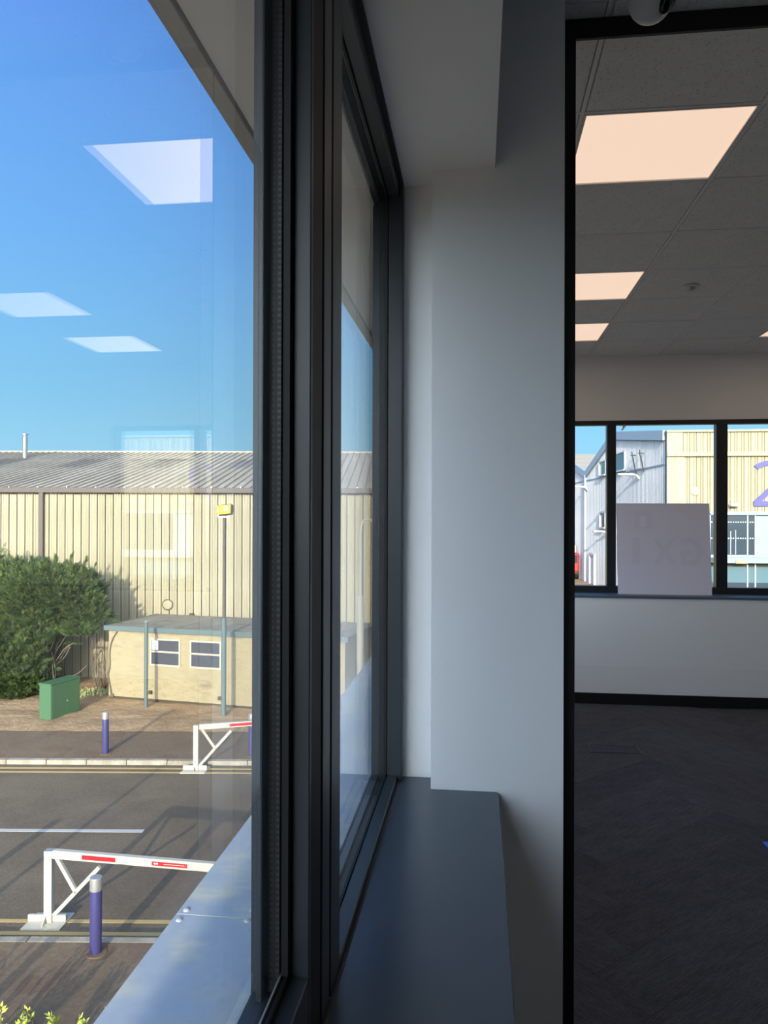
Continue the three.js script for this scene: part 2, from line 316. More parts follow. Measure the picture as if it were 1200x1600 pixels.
// ---------------------------------------------------------------- the window beside the viewer: frame, double glazing, sill, outer ledge
{
  const w = structure('window_1', 'dark grey aluminium ribbon window with double glazing, deep dark sill and pale outer ledge');
  const XI = -0.2254, GI = -0.2602, GO = -0.2795, XO = -0.30;
  const LB = Y(-0.626), HB = Y(0.935), S = SILL;
  // left opening: raised bottom rail and stile of the sash
  part(w, 'bottom_rail', rb(-0.2565, XI, S, LB, -0.56, 1.02, 0.003), M.frame);
  part(w, 'outer_rail', rb(XO, -0.2565, S, LB - 0.012, -0.56, 1.02, 0.003), M.frame);
  part(w, 'glazing_bead', rb(-0.2565, -0.2505, LB, LB + 0.010, -0.5, 1.02, 0.002), M.gasket);
  part(w, 'gasket', rb(GI - 0.0012, GI + 0.0012, LB - 0.002, LB + 0.012, -0.5, 1.012), M.galv, 'thin bright line of the glass edge');
  part(w, 'sash_stile', rb(-0.2505, XI, S, HB, 1.020, 1.032, 0.002), M.frame);
  part(w, 'stile_shade', rb(-0.2505, XI - 0.0015, S, HB, 1.032, 1.100), M.gasket, 'inner face of the sash with its shade set as black colour');  // black colour stands in for shade on the metal stile
  part(w, 'gasket', rb(-0.2595, -0.2505, LB, HB, 1.003, 1.05), M.gasket);
  part(w, 'spacer_bar', rb(GO + 0.0015, GI - 0.0015, LB - 0.01, HB, 1.000, 1.012), M.spacer);
  part(w, 'outer_bead', rb(-0.2875, GO + 0.0005, LB - 0.012, HB, 0.978, 1.25, 0.002), M.frame);
  part(w, 'outer_mullion', rb(XO, -0.2875, S, HB, 1.0, 1.25), M.frame);
  part(w, 'seal', rb(-0.262, XI - 0.003, S, HB, 1.100, 1.108), M.gasket);
  part(w, 'mullion', rb(-0.2625, XI, S, HB, 1.108, 1.165, 0.003), M.frame, 'dark grey window mullion');
  part(w, 'seal', rb(-0.262, XI - 0.005, S, HB, 1.165, 1.176), M.gasket);
  part(w, 'fixed_stile', rb(-0.2565, XI, S, HB, 1.176, 1.2535, 0.003), M.frame);
  part(w, 'spacer_bar', rb(GO + 0.0015, GI - 0.0015, S, HB, 1.240, 1.252), M.spacer);
  // right fixed light
  part(w, 'bottom_rail', rb(-0.2555, XI, S - 0.002, Y(-0.734), 1.2535, 2.152, 0.003), M.frame);
  part(w, 'outer_rail', rb(XO, GO, S - 0.002, Y(-0.738), 1.25, 2.2), M.frame);
  part(w, 'gasket', rb(-0.2605, -0.2555, S, Y(-0.731), 1.2535, 2.152), M.gasket);
  part(w, 'top_rail', rb(-0.2555, XI, Y(0.895), HEAD - 0.001, 1.2535, 2.152, 0.003), M.frame);
  part(w, 'gasket', rb(-0.2605, -0.2555, Y(0.888), HEAD - 0.001, 1.2535, 2.152), M.gasket);
  part(w, 'outer_rail', rb(XO, GO, Y(0.885), HEAD - 0.001, -0.56, 2.2), M.frame);
  part(w, 'head_bead', rb(XI, XI + 0.012, HEAD - 0.012, HEAD - 0.0005, -0.56, 2.2), M.gasket);
  part(w, 'jamb', rb(-0.2555, -0.2125, S, HEAD - 0.001, 2.152, 2.199, 0.003), M.frame);
  part(w, 'gasket', rb(-0.2605, -0.2555, S, HEAD - 0.001, 2.148, 2.199), M.gasket);
  part(w, 'outer_jamb', rb(XO, GO, S, HEAD - 0.001, 2.165, 2.2), M.frame);
  part(w, 'spacer_bar', rb(GO + 0.0015, GI - 0.0015, S, HB, 2.15, 2.162), M.spacer);
  // the openings behind the viewer
  part(w, 'top_rail', rb(-0.2565, XI, HB - 0.06, HEAD - 0.001, -0.56, 1.02, 0.003), M.frame);
  for (const [z0, z1] of [[-0.62, -0.5], [-2.22, -2.1], [-3.8, -3.7]]) part(w, 'mullion', rb(XO, XI, S, HEAD - 0.001, z0, z1, 0.003), M.frame);
  for (const [z0, z1] of [[-2.1, -0.62], [-3.7, -2.22]]) { part(w, 'bottom_rail', rb(XO, XI, S, LB, z0, z1), M.frame); part(w, 'top_rail', rb(XO, XI, HB - 0.06, HEAD - 0.001, z0, z1), M.frame); }
  const pane = (X, z0, z1, y0, y1) => { const g = new THREE.PlaneGeometry(z1 - z0, y1 - y0); g.rotateY(Math.PI / 2); g.translate(X, (y0 + y1) / 2, -(z0 + z1) / 2); part(w, 'glass_pane', g, M.glass); };
  for (const [z0, z1, y0] of [[-0.5, 1.012, LB], [-2.1, -0.62, LB], [-3.7, -2.22, LB], [1.2535, 2.16, SILL]]) for (const X of [GI, GO]) pane(X, z0, z1, y0 - 0.002, HB);
  // interior sill, notched round the column
  const sh = [[XI, 0.56], [XI, -2.199], [-0.1285, -2.199], [-0.1285, -2.107], [0.050, -2.107], [0.056, -2.098], [0.056, 0.56]];
  const sg = extrude(sh.map(([x, z]) => [x, -z]), 0.022, 0.0015).rotateX(-Math.PI / 2).translate(0, SILL - 0.024, 0);
  part(w, 'window_sill', uvBox(sg), M.sill, 'deep slate-blue interior window sill');
  part(w, 'window_sill', rb(XI, 0.056, SILL - 0.025, SILL - 0.0005, BACK + 0.01, -0.565), M.sill);
  part(w, 'sealant', rb(XI - 0.001, XI + 0.006, SILL - 0.003, SILL + 0.0025, -0.5, 2.199, 0.002), M.gasket, 'black sealant bead between frame and sill');
  // outer ledge of two pressed panels with rivets, and the soffit above
  const ledge = [[-3.79, 1.3838], [1.3872, 7.28]];
  ledge.forEach(([z0, z1], k) => {
    const p = part(w, 'ledge_panel', join([rb(-0.5605, XO + 0.004, SILL - 0.012, SILL, z0, z1, 0.0006), rb(-0.5605, -0.5575, SILL - 0.09, SILL - 0.002, z0, z1, 0.001)]), M.ledge, 'pale blue-grey metal outer ledge panel');
    const zs = k ? 1.4035 : 1.3675;
    for (const X of [-0.5462, -0.4215]) part(p, 'rivet', lathe([[0, 0.0035], [0.0035, 0.003], [0.006, 0.0012], [0.0065, 0]], 12).translate(X, SILL, -zs - (X > -0.5 ? 0.012 : -0.002)), M.rivet);
  });
  part(w, 'ledge_backing', rb(-0.55, XO, SILL - 0.03, SILL - 0.014, -3.8, 7.28), M.gasket);
  part(w, 'soffit_panel', rb(-0.515, XO + 0.004, Y(0.878), Y(0.898), -3.8, 7.28), M.soffit, 'pale metal soffit above the window');
  part(w, 'soffit_trim', rb(-0.56, -0.521, Y(0.870), Y(0.9), -3.8, 7.28, 0.002), M.soffitTrim);
}
// ---------------------------------------------------------------- glass partition
{
  const p = structure('wall_partition', 'frameless glass partition with slim black head and side channels');
  part(p, 'side_channel', rb(0.2285, 0.2689, 0, CEIL - 0.002, 2.208, 2.222, 0.002), M.blackFrame);
  part(p, 'head_channel', rb(0.2689, RIGHT - 0.01, Y(1.339), CEIL - 0.002, 2.208, 2.222, 0.002), M.blackFrame);
  part(p, 'floor_channel', rb(0.2689, RIGHT - 0.01, 0, 0.035, 2.208, 2.246, 0.002), M.blackFrame);
  for (let x = 0.2689; x < 4.9; x += 1.22) { const g = new THREE.PlaneGeometry(1.216, Y(1.339) - 0.035).translate(x + 0.61, (Y(1.339) + 0.035) / 2, -2.215); part(p, 'glass_pane', g, M.glass); }
}
// ---------------------------------------------------------------- far wall with its window
{
  const w = structure('wall_far', 'white plastered far wall with a forward dado under the window');
  part(w, 'dado', rb(-0.21, RIGHT, 0, Y(-0.682) - 0.022, DADO, 7.2), M.plaster);
  part(w, 'upper_wall', rb(-0.21, RIGHT, Y(0.8305), CEIL + 0.02, FAR, 7.2), M.plaster);
  part(w, 'pier', rb(-0.21, 0.20, Y(-0.682), Y(0.8305), FAR, 7.2), M.plaster);
  part(w, 'pier', rb(2.93, RIGHT, Y(-0.682), Y(0.8305), FAR, 7.2), M.plaster);
  structure('baseboard_far', 'black skirting along the foot of the far wall', rb(-0.21, RIGHT, 0, 0.092, DADO - 0.016, DADO, 0.003), M.blackFrame);
  const v = structure('window_2', 'black framed window of three lights in the far wall');
  const b = Y(-0.682), t = Y(0.8305), z0 = FAR - 0.015, z1 = FAR + 0.07;
  part(v, 'head_frame', rb(0.2, 2.93, Y(0.792), t, z0, z1, 0.003), M.blackFrame);
  part(v, 'sill_frame', rb(0.2, 2.93, b, Y(-0.625), z0, z1, 0.003), M.blackFrame);
  for (const [a, c] of [[0.2, 0.28], [1.122, 1.1988], [2.042, 2.1353], [2.861, 2.93]]) part(v, 'mullion', rb(a, c, Y(-0.625), Y(0.792), z0, z1, 0.003), M.blackFrame);
  for (const [a, c] of [[0.28, 1.122], [1.1988, 2.042], [2.1353, 2.861]]) { const g = new THREE.PlaneGeometry(c - a, 1.417).rotateY(Math.PI).translate((a + c) / 2, Y(0.0835), -(FAR + 0.03)); part(v, 'glass_pane', g, M.glass); }
  part(v, 'window_sill', rb(0.2, 2.93, b - 0.022, b, DADO - 0.012, FAR + 0.05, 0.002), M.farSill, 'dark interior sill under the far window');
}
// ---------------------------------------------------------------- things in the far room
function lightPanel(i, j, label) {
  const X = GX + CELL * (i + 0.5), Z = GZ + CELL * (j + 0.5);
  const t = thing('ceiling_light', label, 'ceiling light', X, CEIL, -Z, 0, 'square light panels in the office ceiling');
  const o = 0.2925, n = 0.2845;
  part(t, 'light_frame', join([bx(-o, o, -0.002, 0.03, n, o), bx(-o, o, -0.002, 0.03, -o, -n), bx(-o, -n, -0.002, 0.03, -n, n), bx(n, o, -0.002, 0.03, -n, n)]), M.lightFrame);
  part(t, 'diffuser', bx(-n, n, 0.004, 0.02, -n, n), M.diffuser, 'glowing warm white diffuser');
  const l = new THREE.RectAreaLight(new THREE.Color(1, 0.80, 0.66), PANEL_LIGHT, 0.56, 0.56);
  l.rotation.x = -Math.PI / 2; l.position.y = -0.001; l.name = 'panel_lamp'; t.add(l);
}
lightPanel(0, 0, 'nearest and largest glowing ceiling panel just behind the partition head');
lightPanel(0, 3, 'middle glowing ceiling panel of the three in line beside the black partition post');
lightPanel(0, 5, 'smallest glowing ceiling panel of the left row, closest to the far wall');
lightPanel(3, 5, 'glowing ceiling panel of which only a corner shows at the right edge of the photo');
lightPanel(3, 0, 'glowing ceiling panel of the second row nearest the partition, right of the frame');
lightPanel(3, 3, 'glowing ceiling panel in the middle of the second row, mirrored in the window glass');
lightPanel(6, 0, 'glowing ceiling panel of the third row nearest the partition, right of the frame');
lightPanel(6, 3, 'glowing ceiling panel in the middle of the third row, right of the frame');
lightPanel(6, 5, 'glowing ceiling panel of the third row nearest the far wall, right of the frame');
{
  const t = thing('ceiling_sensor', 'small round grey sensor on the ceiling tiles right of the light panels', 'sensor', 1.279, CEIL - 0.001, -4.863);
  part(t, 'base_ring', lathe([[0, 0.0], [0.045, 0.0], [0.045, -0.008], [0.035, -0.012], [0, -0.012]], 24), M.lightFrame);
  part(t, 'sensor_lens', lathe([[0.03, -0.012], [0.027, -0.022], [0.016, -0.03], [0, -0.032]], 20), M.galv);
}
{
  const t = thing('security_camera', 'dome security camera with a black lens hanging from the ceiling above the partition head', 'camera', 0.412, CEIL + 0.008, -1.93);
  part(t, 'mount', lathe([[0, 0], [0.06, 0], [0.06, -0.03], [0.052, -0.055], [0.05, -0.14]], 32), M.plasticWhite);
  const ball = new THREE.SphereGeometry(0.052, 32, 20).translate(0, -0.155, 0);
  part(t, 'dome_housing', uvBox(ball), M.plasticWhite, 'pale round housing');
  const eye = part(t, 'lens_cover', uvBox(new THREE.SphereGeometry(1, 24, 16).scale(0.024, 0.04, 0.03)), M.blackGloss, 'glossy black lens cover');
  eye.position.set(0.031, -0.164, 0.022); eye.rotation.z = -0.25;
  part(eye, 'lens', lathe([[0.011, 0], [0.011, 0.004], [0.008, 0.006], [0, 0.004]], 20).rotateX(Math.PI / 2).translate(-0.004, 0.004, 0.0285), M.darkGlass);
}
{
  const t = thing('floor_box', 'flush carpeted floor box lid with a thin metal edge near the far wall', 'floor box', 0.925, 0, -5.42);
  const o = [0.17, 0.09];
  part(t, 'lid', bx(-0.162, 0.162, 0.0, 0.0035, -0.082, 0.082, 0.001), M.carpet[1]);
  part(t, 'rim', join([bx(-o[0], o[0], 0, 0.005, 0.082, o[1]), bx(-o[0], o[0], 0, 0.005, -o[1], -0.082), bx(-o[0], -0.162, 0, 0.005, -0.082, 0.082), bx(0.162, o[0], 0, 0.005, -0.082, 0.082)]), M.boxRim);
  part(t, 'cable_flap', bx(-0.12, 0.12, 0.0036, 0.0052, 0.05, 0.076), M.blackFrame);
}
{
  const t = thing('floor_plate', 'dark flat plate with a bright blue rim on the carpet at the right edge', 'floor plate', 1.49, 0, -3.86, 0.05);
  part(t, 'plate', bx(-0.09, 0.09, 0, 0.006, -0.09, 0.09, 0.002), M.blackFrame);
  part(t, 'rim', join([bx(-0.105, 0.105, 0, 0.01, 0.09, 0.105), bx(-0.105, 0.105, 0, 0.01, -0.105, -0.09), bx(-0.105, -0.09, 0, 0.01, -0.09, 0.09), bx(0.09, 0.105, 0, 0.01, -0.09, 0.09)]), std({ color: C(0x4f6be0), roughness: 0.3 }), 'bright blue rim');
}
{ // the sheet that leans in the far window: print seen from behind
  const cv = document.createElement('canvas'); cv.width = 512; cv.height = 512;
  const q = cv.getContext('2d');
  q.fillStyle = '#e8e2f0'; q.fillRect(0, 0, 512, 512);
  q.save(); q.translate(512, 0); q.scale(-1, 1);
  q.fillStyle = '#e3dcec'; q.font = 'bold 205px sans-serif'; q.textBaseline = 'alphabetic';
  q.fillText('G', 32, 345); q.fillText('X', 188, 345); q.fillRect(385, 197, 42, 148);
  q.strokeStyle = '#e4ddec'; q.lineWidth = 22; q.strokeRect(330, 60, 70, 75);
  q.fillStyle = '#ece7f3'; q.fillRect(352, 72, 30, 60);
  q.restore();
  const map = new THREE.CanvasTexture(cv); map.colorSpace = THREE.SRGBColorSpace;
  const t = thing('poster_board', 'pale lilac poster board leaning against the far window, its big letters showing through reversed', 'poster', 1.588, Y(-0.682), -6.85);
  const side = std({ color: C(0xd8d2da), roughness: 0.7 });
  const face = new THREE.MeshPhysicalMaterial({ map, roughness: 0.8 });
  const h = 0.79, g = new THREE.BoxGeometry(0.779, h, 0.005).translate(0, h / 2, 0);
  const o = part(t, 'board', g, [side, side, side, side, face, face]); o.rotation.x = -0.115;
}

// ---------------------------------------------------------------- outside: ground, road, kerbs
function ground(name, label, u0, u1, v0, v1, top, m, depth = 0.3) {
  const g = bx(u0, u1, -depth, 0, -v1, -v0); const o = structure(name, label, g, m); o.rotation.y = TURN; o.position.y = top; return o;
}
ground('ground', 'wide ground plane of grey asphalt around the buildings', -90, 110, -40, 150, ROAD - 0.03, M.asphalt, 0.4);
ground('road', 'grey asphalt road with yellow edge lines', -45, 12, 10.17, 17.42, ROAD, M.asphalt, 0.029);
const nearPave = ground('pavement', 'near asphalt pavement below the window', -45, 12, -12, 10.03, PAVE, M.pavement, 0.13);
ground('pavement_far', 'brownish asphalt pavement beyond the road', -45, 12, 17.57, 19.9, PAVE, M.pavement, 0.13);
{ // bare soil strip with an uneven surface
  const g = new THREE.PlaneGeometry(40, 7.2, 200, 36).rotateX(-Math.PI / 2), p = g.attributes.position;
  for (let i = 0; i < p.count; i++) { const x = p.getX(i), z = p.getZ(i), edge = Math.min(1, Math.max(0, (3.6 - Math.abs(z)) / 0.5)); p.setY(i, edge * (0.09 * (fbm(x / 8, z / 8, 16, 4, 7) - 0.5) + 0.03)); }
  g.computeVertexNormals();
  const o = structure('ground_soil', 'strip of dry bare soil in front of the warehouse', uvBox(g.translate(-12, 0, -23.3)), M.soil); o.rotation.y = TURN; o.position.y = PAVE + 0.01;
  const b = structure('ground_base', 'soil bed under the bare strip', bx(-45, 12, -0.13, 0, -26.2, -19.9), M.soil); b.rotation.y = TURN; b.position.y = PAVE;
}
{
  const k = structure('kerb', 'pale concrete kerb stones along both sides of the road'); k.rotation.y = TURN;
  const g = uvBox(new RoundedBoxGeometry(0.905, 0.16, 0.14, 1, 0.015));
  const gw = uvBox(new RoundedBoxGeometry(0.905, 0.16, 0.15, 1, 0.015));
  for (let i = -17; i < 5; i++) {
    let o = part(k, 'kerb_stone', g, M.kerb[Math.floor(rnd() * 3)]); o.position.set(i * 0.915 + 0.3, PAVE - 0.078 + rr(-0.004, 0.004), -10.10);
    o = part(k, 'kerb_stone', gw, M.kerb[Math.floor(rnd() * 3)]); o.position.set(i * 0.915, PAVE - 0.078 + rr(-0.004, 0.004), -17.495);
  }
}
{
  const m = structure('road_marking', 'double yellow lines along both kerbs and a white centre line'); m.rotation.y = TURN;
  const line = (u0, u1, v, w, mat, name) => part(m, name, bx(u0, u1, ROAD - 0.002, ROAD + 0.004, -v - w / 2, -v + w / 2), mat);
  line(-40, 10, 10.42, 0.085, M.yellowLine, 'yellow_line'); line(-40, 10, 10.74, 0.085, M.yellowLine, 'yellow_line');
  line(-40, 10, 17.18, 0.085, M.yellowLine, 'yellow_line'); line(-40, 10, 16.92, 0.085, M.yellowLine, 'yellow_line');
  line(-11.5, -4.40, 13.8, 0.12, M.whiteLine, 'white_line');
}
function bollard(u, v, label) {
  const t = outside('bollard', label, 'bollard', u, PAVE, v, 0, 'indigo bollards along the road');
  part(t, 'post', lathe([[0, 0], [0.074, 0], [0.074, 0.80], [0, 0.80]], 24), M.indigo, 'indigo painted post');
  part(t, 'cap', lathe([[0.074, 0.80], [0.078, 0.805], [0.078, 0.955], [0.070, 0.968], [0, 0.97]], 24), M.galv, 'galvanised steel cap');
  part(t, 'footing', uvBox(new THREE.CylinderGeometry(0.125, 0.15, 0.02, 14).translate(0.015, 0.0, 0.01)), M.pavement);
}
bollard(-3.73, 9.80, 'indigo bollard with steel cap in front of the near white barrier');
bollard(-6.62, 17.94, 'indigo bollard standing alone on the far pavement between the green cabinet and the barrier');
bollard(-3.19, 17.86, 'indigo bollard half hidden behind the far white barrier arm');
bollard(-6.72, 9.80, 'indigo bollard on the near pavement left of the frame throwing a shadow on the road');
bollard(-4.9, 6.3, 'indigo bollard on the near pavement below the frame that throws a long shadow');
function barrier(u, v, swing, red, label, sticker) {
  const t = outside('height_barrier', label, 'barrier', u, ROAD, v, 0, 'white swing barriers by the road');
  part(t, 'base_plate', extrude([[-0.30, -0.22], [0.24, -0.22], [0.27, 0.22], [-0.26, 0.22]], 0.02, 0.002).rotateX(-Math.PI / 2), M.white);
  part(t, 'base_rail', bx(-0.29, 0.24, 0.02, 0.11, -0.02, 0.02, 0.004), M.white);
  part(t, 'gusset', extrude([[0, 0], [0.14, 0], [0, 0.1]], 0.012).rotateY(-Math.PI / 2).translate(-0.02, 0.02, 0.05), M.white);
  part(t, 'post', bx(-0.055, 0.055, 0.02, 1.0, -0.055, 0.055, 0.006), M.white);
  part(t, 'post_cap', bx(-0.058, 0.058, 1.0, 1.008, -0.058, 0.058, 0.003), M.galv);
  const arm = new THREE.Group(); arm.name = 'gate_arm'; arm.rotation.y = swing; t.add(arm);
  part(arm, 'arm_tube', bx(0.06, 4.6, 0.90, 1.02, -0.05, 0.05, 0.02), M.white);
  part(arm, 'brace', bar([0.07, 0.10, 0], [0.76, 0.83, 0], 0.055, 0.055), M.white);
  part(arm, 'brace', bar([0.08, 0.97, 0], [0.42, 0.44, 0], 0.055, 0.055), M.white);
  part(arm, 'red_band', bx(red[0], red[1], 0.935, 0.995, 0.047, 0.0525), M.red, 'red reflective band');
  if (sticker) {
    const s = part(arm, 'red_band', bx(1.55, 2.06, 0.935, 0.99, 0.047, 0.0525), M.red, 'red sticker with small pale marks');
    s.name = 'sticker';
    part(arm, 'sticker_print', join([bx(1.58, 1.64, 0.955, 0.975, 0.0525, 0.0532), bx(1.72, 2.02, 0.961, 0.9655, 0.0525, 0.0532)]), M.paper);
  }
}
barrier(-4.73, 10.71, -0.16, [0.52, 1.02], 'near white steel swing barrier with red bands, its arm running behind the outer ledge', true);
barrier(-4.28, 17.08, 0.28, [0.72, 1.30], 'far white steel swing barrier with one red band across the road', false);
{
  const t = outside('utility_cabinet', 'green metal utility cabinet standing on the soil beside the conifer hedge', 'cabinet', -9.11, PAVE - 0.02, 20.67, 1.22);
  part(t, 'body', bx(0, 1.1, 0, 0.99, -0.40, 0, 0.012), M.greenBox);
  part(t, 'lid', bx(-0.015, 1.115, 0.985, 1.02, -0.415, 0.015, 0.008), M.greenBox);
  part(t, 'door', bx(0.03, 0.545, 0.06, 0.96, 0, 0.012, 0.004), M.greenBox);
  part(t, 'door', bx(0.555, 1.07, 0.06, 0.96, 0, 0.012, 0.004), M.greenBox);
  part(t, 'plinth', bx(0.01, 1.09, -0.06, 0.02, -0.39, -0.01), M.kerb[0]);
  part(t, 'lock', cyl(0.018, 0.018, 0.02, 0, 0, 0, 12).rotateX(Math.PI / 2).translate(0.6, 0.45, 0.012), M.galv);
}
// ---------------------------------------------------------------- portable cabin
{
  const t = outside('portable_cabin', 'cream portable cabin with a flat grey roof and two windows in front of the warehouse', 'cabin', -8.44, PAVE, 23.12, -0.2695);
  const L = 7.5, D = 2.7, H = 2.13;
  const wall = (g) => { const p = g.attributes.position, uv = g.attributes.uv; for (let i = 0; i < p.count; i++) uv.setXY(i, p.getX(i), p.getY(i)); return g; };
  part(t, 'front_wall', wall(bx(0, L, 0.12, H, -0.06, 0)), M.cabinWall);
  part(t, 'side_wall', bx(0, 0.06, 0.12, H, -D, -0.06), M.cabinWall); part(t, 'side_wall', bx(L - 0.06, L, 0.12, H, -D, -0.06), M.cabinWall);
  part(t, 'rear_wall', bx(0, L, 0.12, H, -D, -D + 0.06), M.cabinWall);
  part(t, 'floor_frame', bx(0.02, L - 0.02, 0.04, 0.12, -D + 0.05, -0.04), M.backing);
  for (const x of [0.4, 2.6, 4.9, 7.1]) part(t, 'support_block', bx(x - 0.15, x + 0.15, -0.02, 0.05, -0.5, -0.1), M.kerb[1]);
  const r = part(t, 'roof', bx(-0.1, L + 0.1, H + 0.02, H + 0.10, -D - 0.1, 0.06, 0.01), M.cabinRoof);
  for (let x = 0.95; x < L; x += 1.22) part(r, 'roof_seam', bx(x - 0.025, x + 0.025, H + 0.10, H + 0.112, -D - 0.05, 0.03), M.rooflight);
  part(t, 'fascia', bx(-0.11, L + 0.11, H - 0.04, H + 0.11, 0.06, 0.085, 0.004), M.teal, 'weathered blue-green fascia');
  part(t, 'fascia', bx(-0.125, -0.1, H - 0.04, H + 0.11, -D - 0.1, 0.085, 0.004), M.teal);
  for (const x of [3.95, 6.4]) part(t, 'wall_strip', bx(x - 0.02, x + 0.02, 0.13, H, 0, 0.012), M.cabinWall);
  [[1.42, 2.43], [2.74, 3.75]].forEach(([x0, x1], k) => {
    const y0 = 1.11, y1 = 1.92, w = 0.05, ym = 1.53;
    const f = part(t, 'window', join([bx(x0, x1, y1 - w, y1, 0, 0.03), bx(x0, x1, y0, y0 + w, 0, 0.03), bx(x0, x0 + w, y0 + w, y1 - w, 0, 0.03), bx(x1 - w, x1, y0 + w, y1 - w, 0, 0.03), bx(x0 + w, x1 - w, ym - 0.025, ym + 0.025, 0, 0.028)]), M.cabinFrame);
    part(f, 'pane', bx(x0 + w, x1 - w, ym + 0.025, y1 - w, 0, 0.012), M.darkGlass);
    part(f, 'pane', bx(x0 + w, x1 - w, y0 + w, ym - 0.025, 0, 0.012), M.darkGlass);
    if (k === 0) { part(f, 'notice', bx(x0 + 0.07, x0 + 0.27, ym + 0.05, y1 - 0.06, 0.012, 0.016), M.paper, 'white notice taped in the window'); for (const [a, c, d] of [[0.13, 0.21, 0.04], [0.16, 0.14, 0.03], [0.13, 0.08, 0.02]]) part(f, 'notice_print', bx(x0 + a, x0 + a + 0.055, ym + c, ym + c + d, 0.016, 0.018), M.greyTrim); }
    else for (let i = 0; i < 7; i++) part(f, 'blind_slat', bx(x0 + 0.1 + i * 0.12, x0 + 0.13 + i * 0.12, ym + 0.03, y1 - 0.06, 0.012, 0.0145), M.darkGlass);
  });
  part(t, 'cable', tube([[0.30, 2.06, 0.03], [0.16, 1.85, 0.04], [0.06, 1.55, 0.03], [0.05, 1.0, 0.03], [0.0, 0.75, 0.03], [0.06, 0.45, 0.03], [0.14, 0.1, 0.05]], 0.018), M.cable, 'brown cable hanging down the corner');
  part(t, 'junction_box', bx(0.09, 0.19, 0.10, 0.19, 0, 0.05, 0.008), M.cable);
  for (const [x, y] of [[1.45, 0.32], [3.72, 0.3]]) part(t, 'bracket', bx(x - 0.05, x + 0.05, y - 0.05, y + 0.05, 0, 0.08, 0.008), M.backing);
}
{
  const t = outside('steel_post', 'plain blue-grey steel post standing against the cabin left of its windows', 'post', -6.96, PAVE, 22.0);
  part(t, 'shaft', cyl(0.055, 0.055, 2.5, 0, 0, 0), M.teal); part(t, 'cap', cyl(0.06, 0.045, 0.02, 0, 2.5, 0), M.galv);
}
{
  const t = outside('floodlight_pole', 'tall thin pole with a yellow floodlight, its sun glint set as glow, in front of the cabin', 'lamp post', -4.56, PAVE, 21.2);
  part(t, 'lower_shaft', cyl(0.07, 0.07, 2.72, 0, 0, 0), M.teal, 'thicker blue-green lower shaft');
  part(t, 'upper_shaft', cyl(0.042, 0.042, 2.78, 0, 2.72, 0), M.brown);
  part(t, 'bracket', join([bx(-0.17, 0.17, 5.50, 5.53, -0.03, 0.03), bx(-0.17, -0.15, 5.5, 5.72, -0.02, 0.02), bx(0.15, 0.17, 5.5, 5.72, -0.02, 0.02)]), M.galv);
  const h = part(t, 'lamp_head', join([bx(-0.23, 0.23, -0.15, 0.15, -0.12, 0.0, 0.03), bx(-0.19, 0.19, -0.1, 0.1, -0.2, -0.1, 0.03)]), M.brown); h.position.set(0, 5.72, 0.05); h.rotation.set(-0.25, -0.35, 0);
  part(h, 'lamp_glass', bx(-0.205, 0.205, -0.125, 0.125, 0.0, 0.012, 0.004), std({ color: C(0xe8b420), roughness: 0.25, emissive: new THREE.Color(0.9, 0.62, 0.05), emissiveIntensity: 0.45 }), 'yellow lamp glass with a sun glint set as glow');  // emission stands in for sunlight glinting on the reflector
  part(h, 'glint_core', lathe([[0, 0.012], [0.05, 0.009], [0.075, 0]], 16).rotateX(Math.PI / 2).translate(0.06, 0.02, 0.012), std({ color: C(0xfff2b0), roughness: 0.3, emissive: new THREE.Color(1, 0.9, 0.45), emissiveIntensity: 0.8 }));  // pale centre of that glint, likewise set as emission
}
{
  const t = outside('street_lamp', 'slim grey street lamp with a curved arm seen through the narrow window light', 'lamp post', -0.75, PAVE, 20);
  part(t, 'shaft', cyl(0.05, 0.035, 4.9, 0, 0, 0), M.soffitTrim); part(t, 'sleeve', cyl(0.09, 0.085, 3.5, 0, 0, 0), M.soffitTrim);
  part(t, 'curved_arm', tube([[0, 4.88, 0], [0.02, 5.3, 0], [0.12, 5.47, 0], [0.28, 5.44, 0], [0.36, 5.26, 0]], 0.03), M.soffitTrim);
  part(t, 'lamp_head', lathe([[0, 0], [0.05, -0.02], [0.09, -0.14], [0.08, -0.22], [0, -0.24]], 16).translate(0.37, 5.27, 0), M.soffitTrim);
}
{ // out of frame; its shadow crosses the road
  const t = outside('sign_post', 'grey steel signal pole on the near pavement left of the frame', 'post', -6.75, PAVE, 4.6);
  part(t, 'shaft', cyl(0.05, 0.045, 2.9, 0, 0, 0), M.galv); part(t, 'cap', cyl(0.055, 0.03, 0.03, 0, 2.9, 0), M.galv);
}
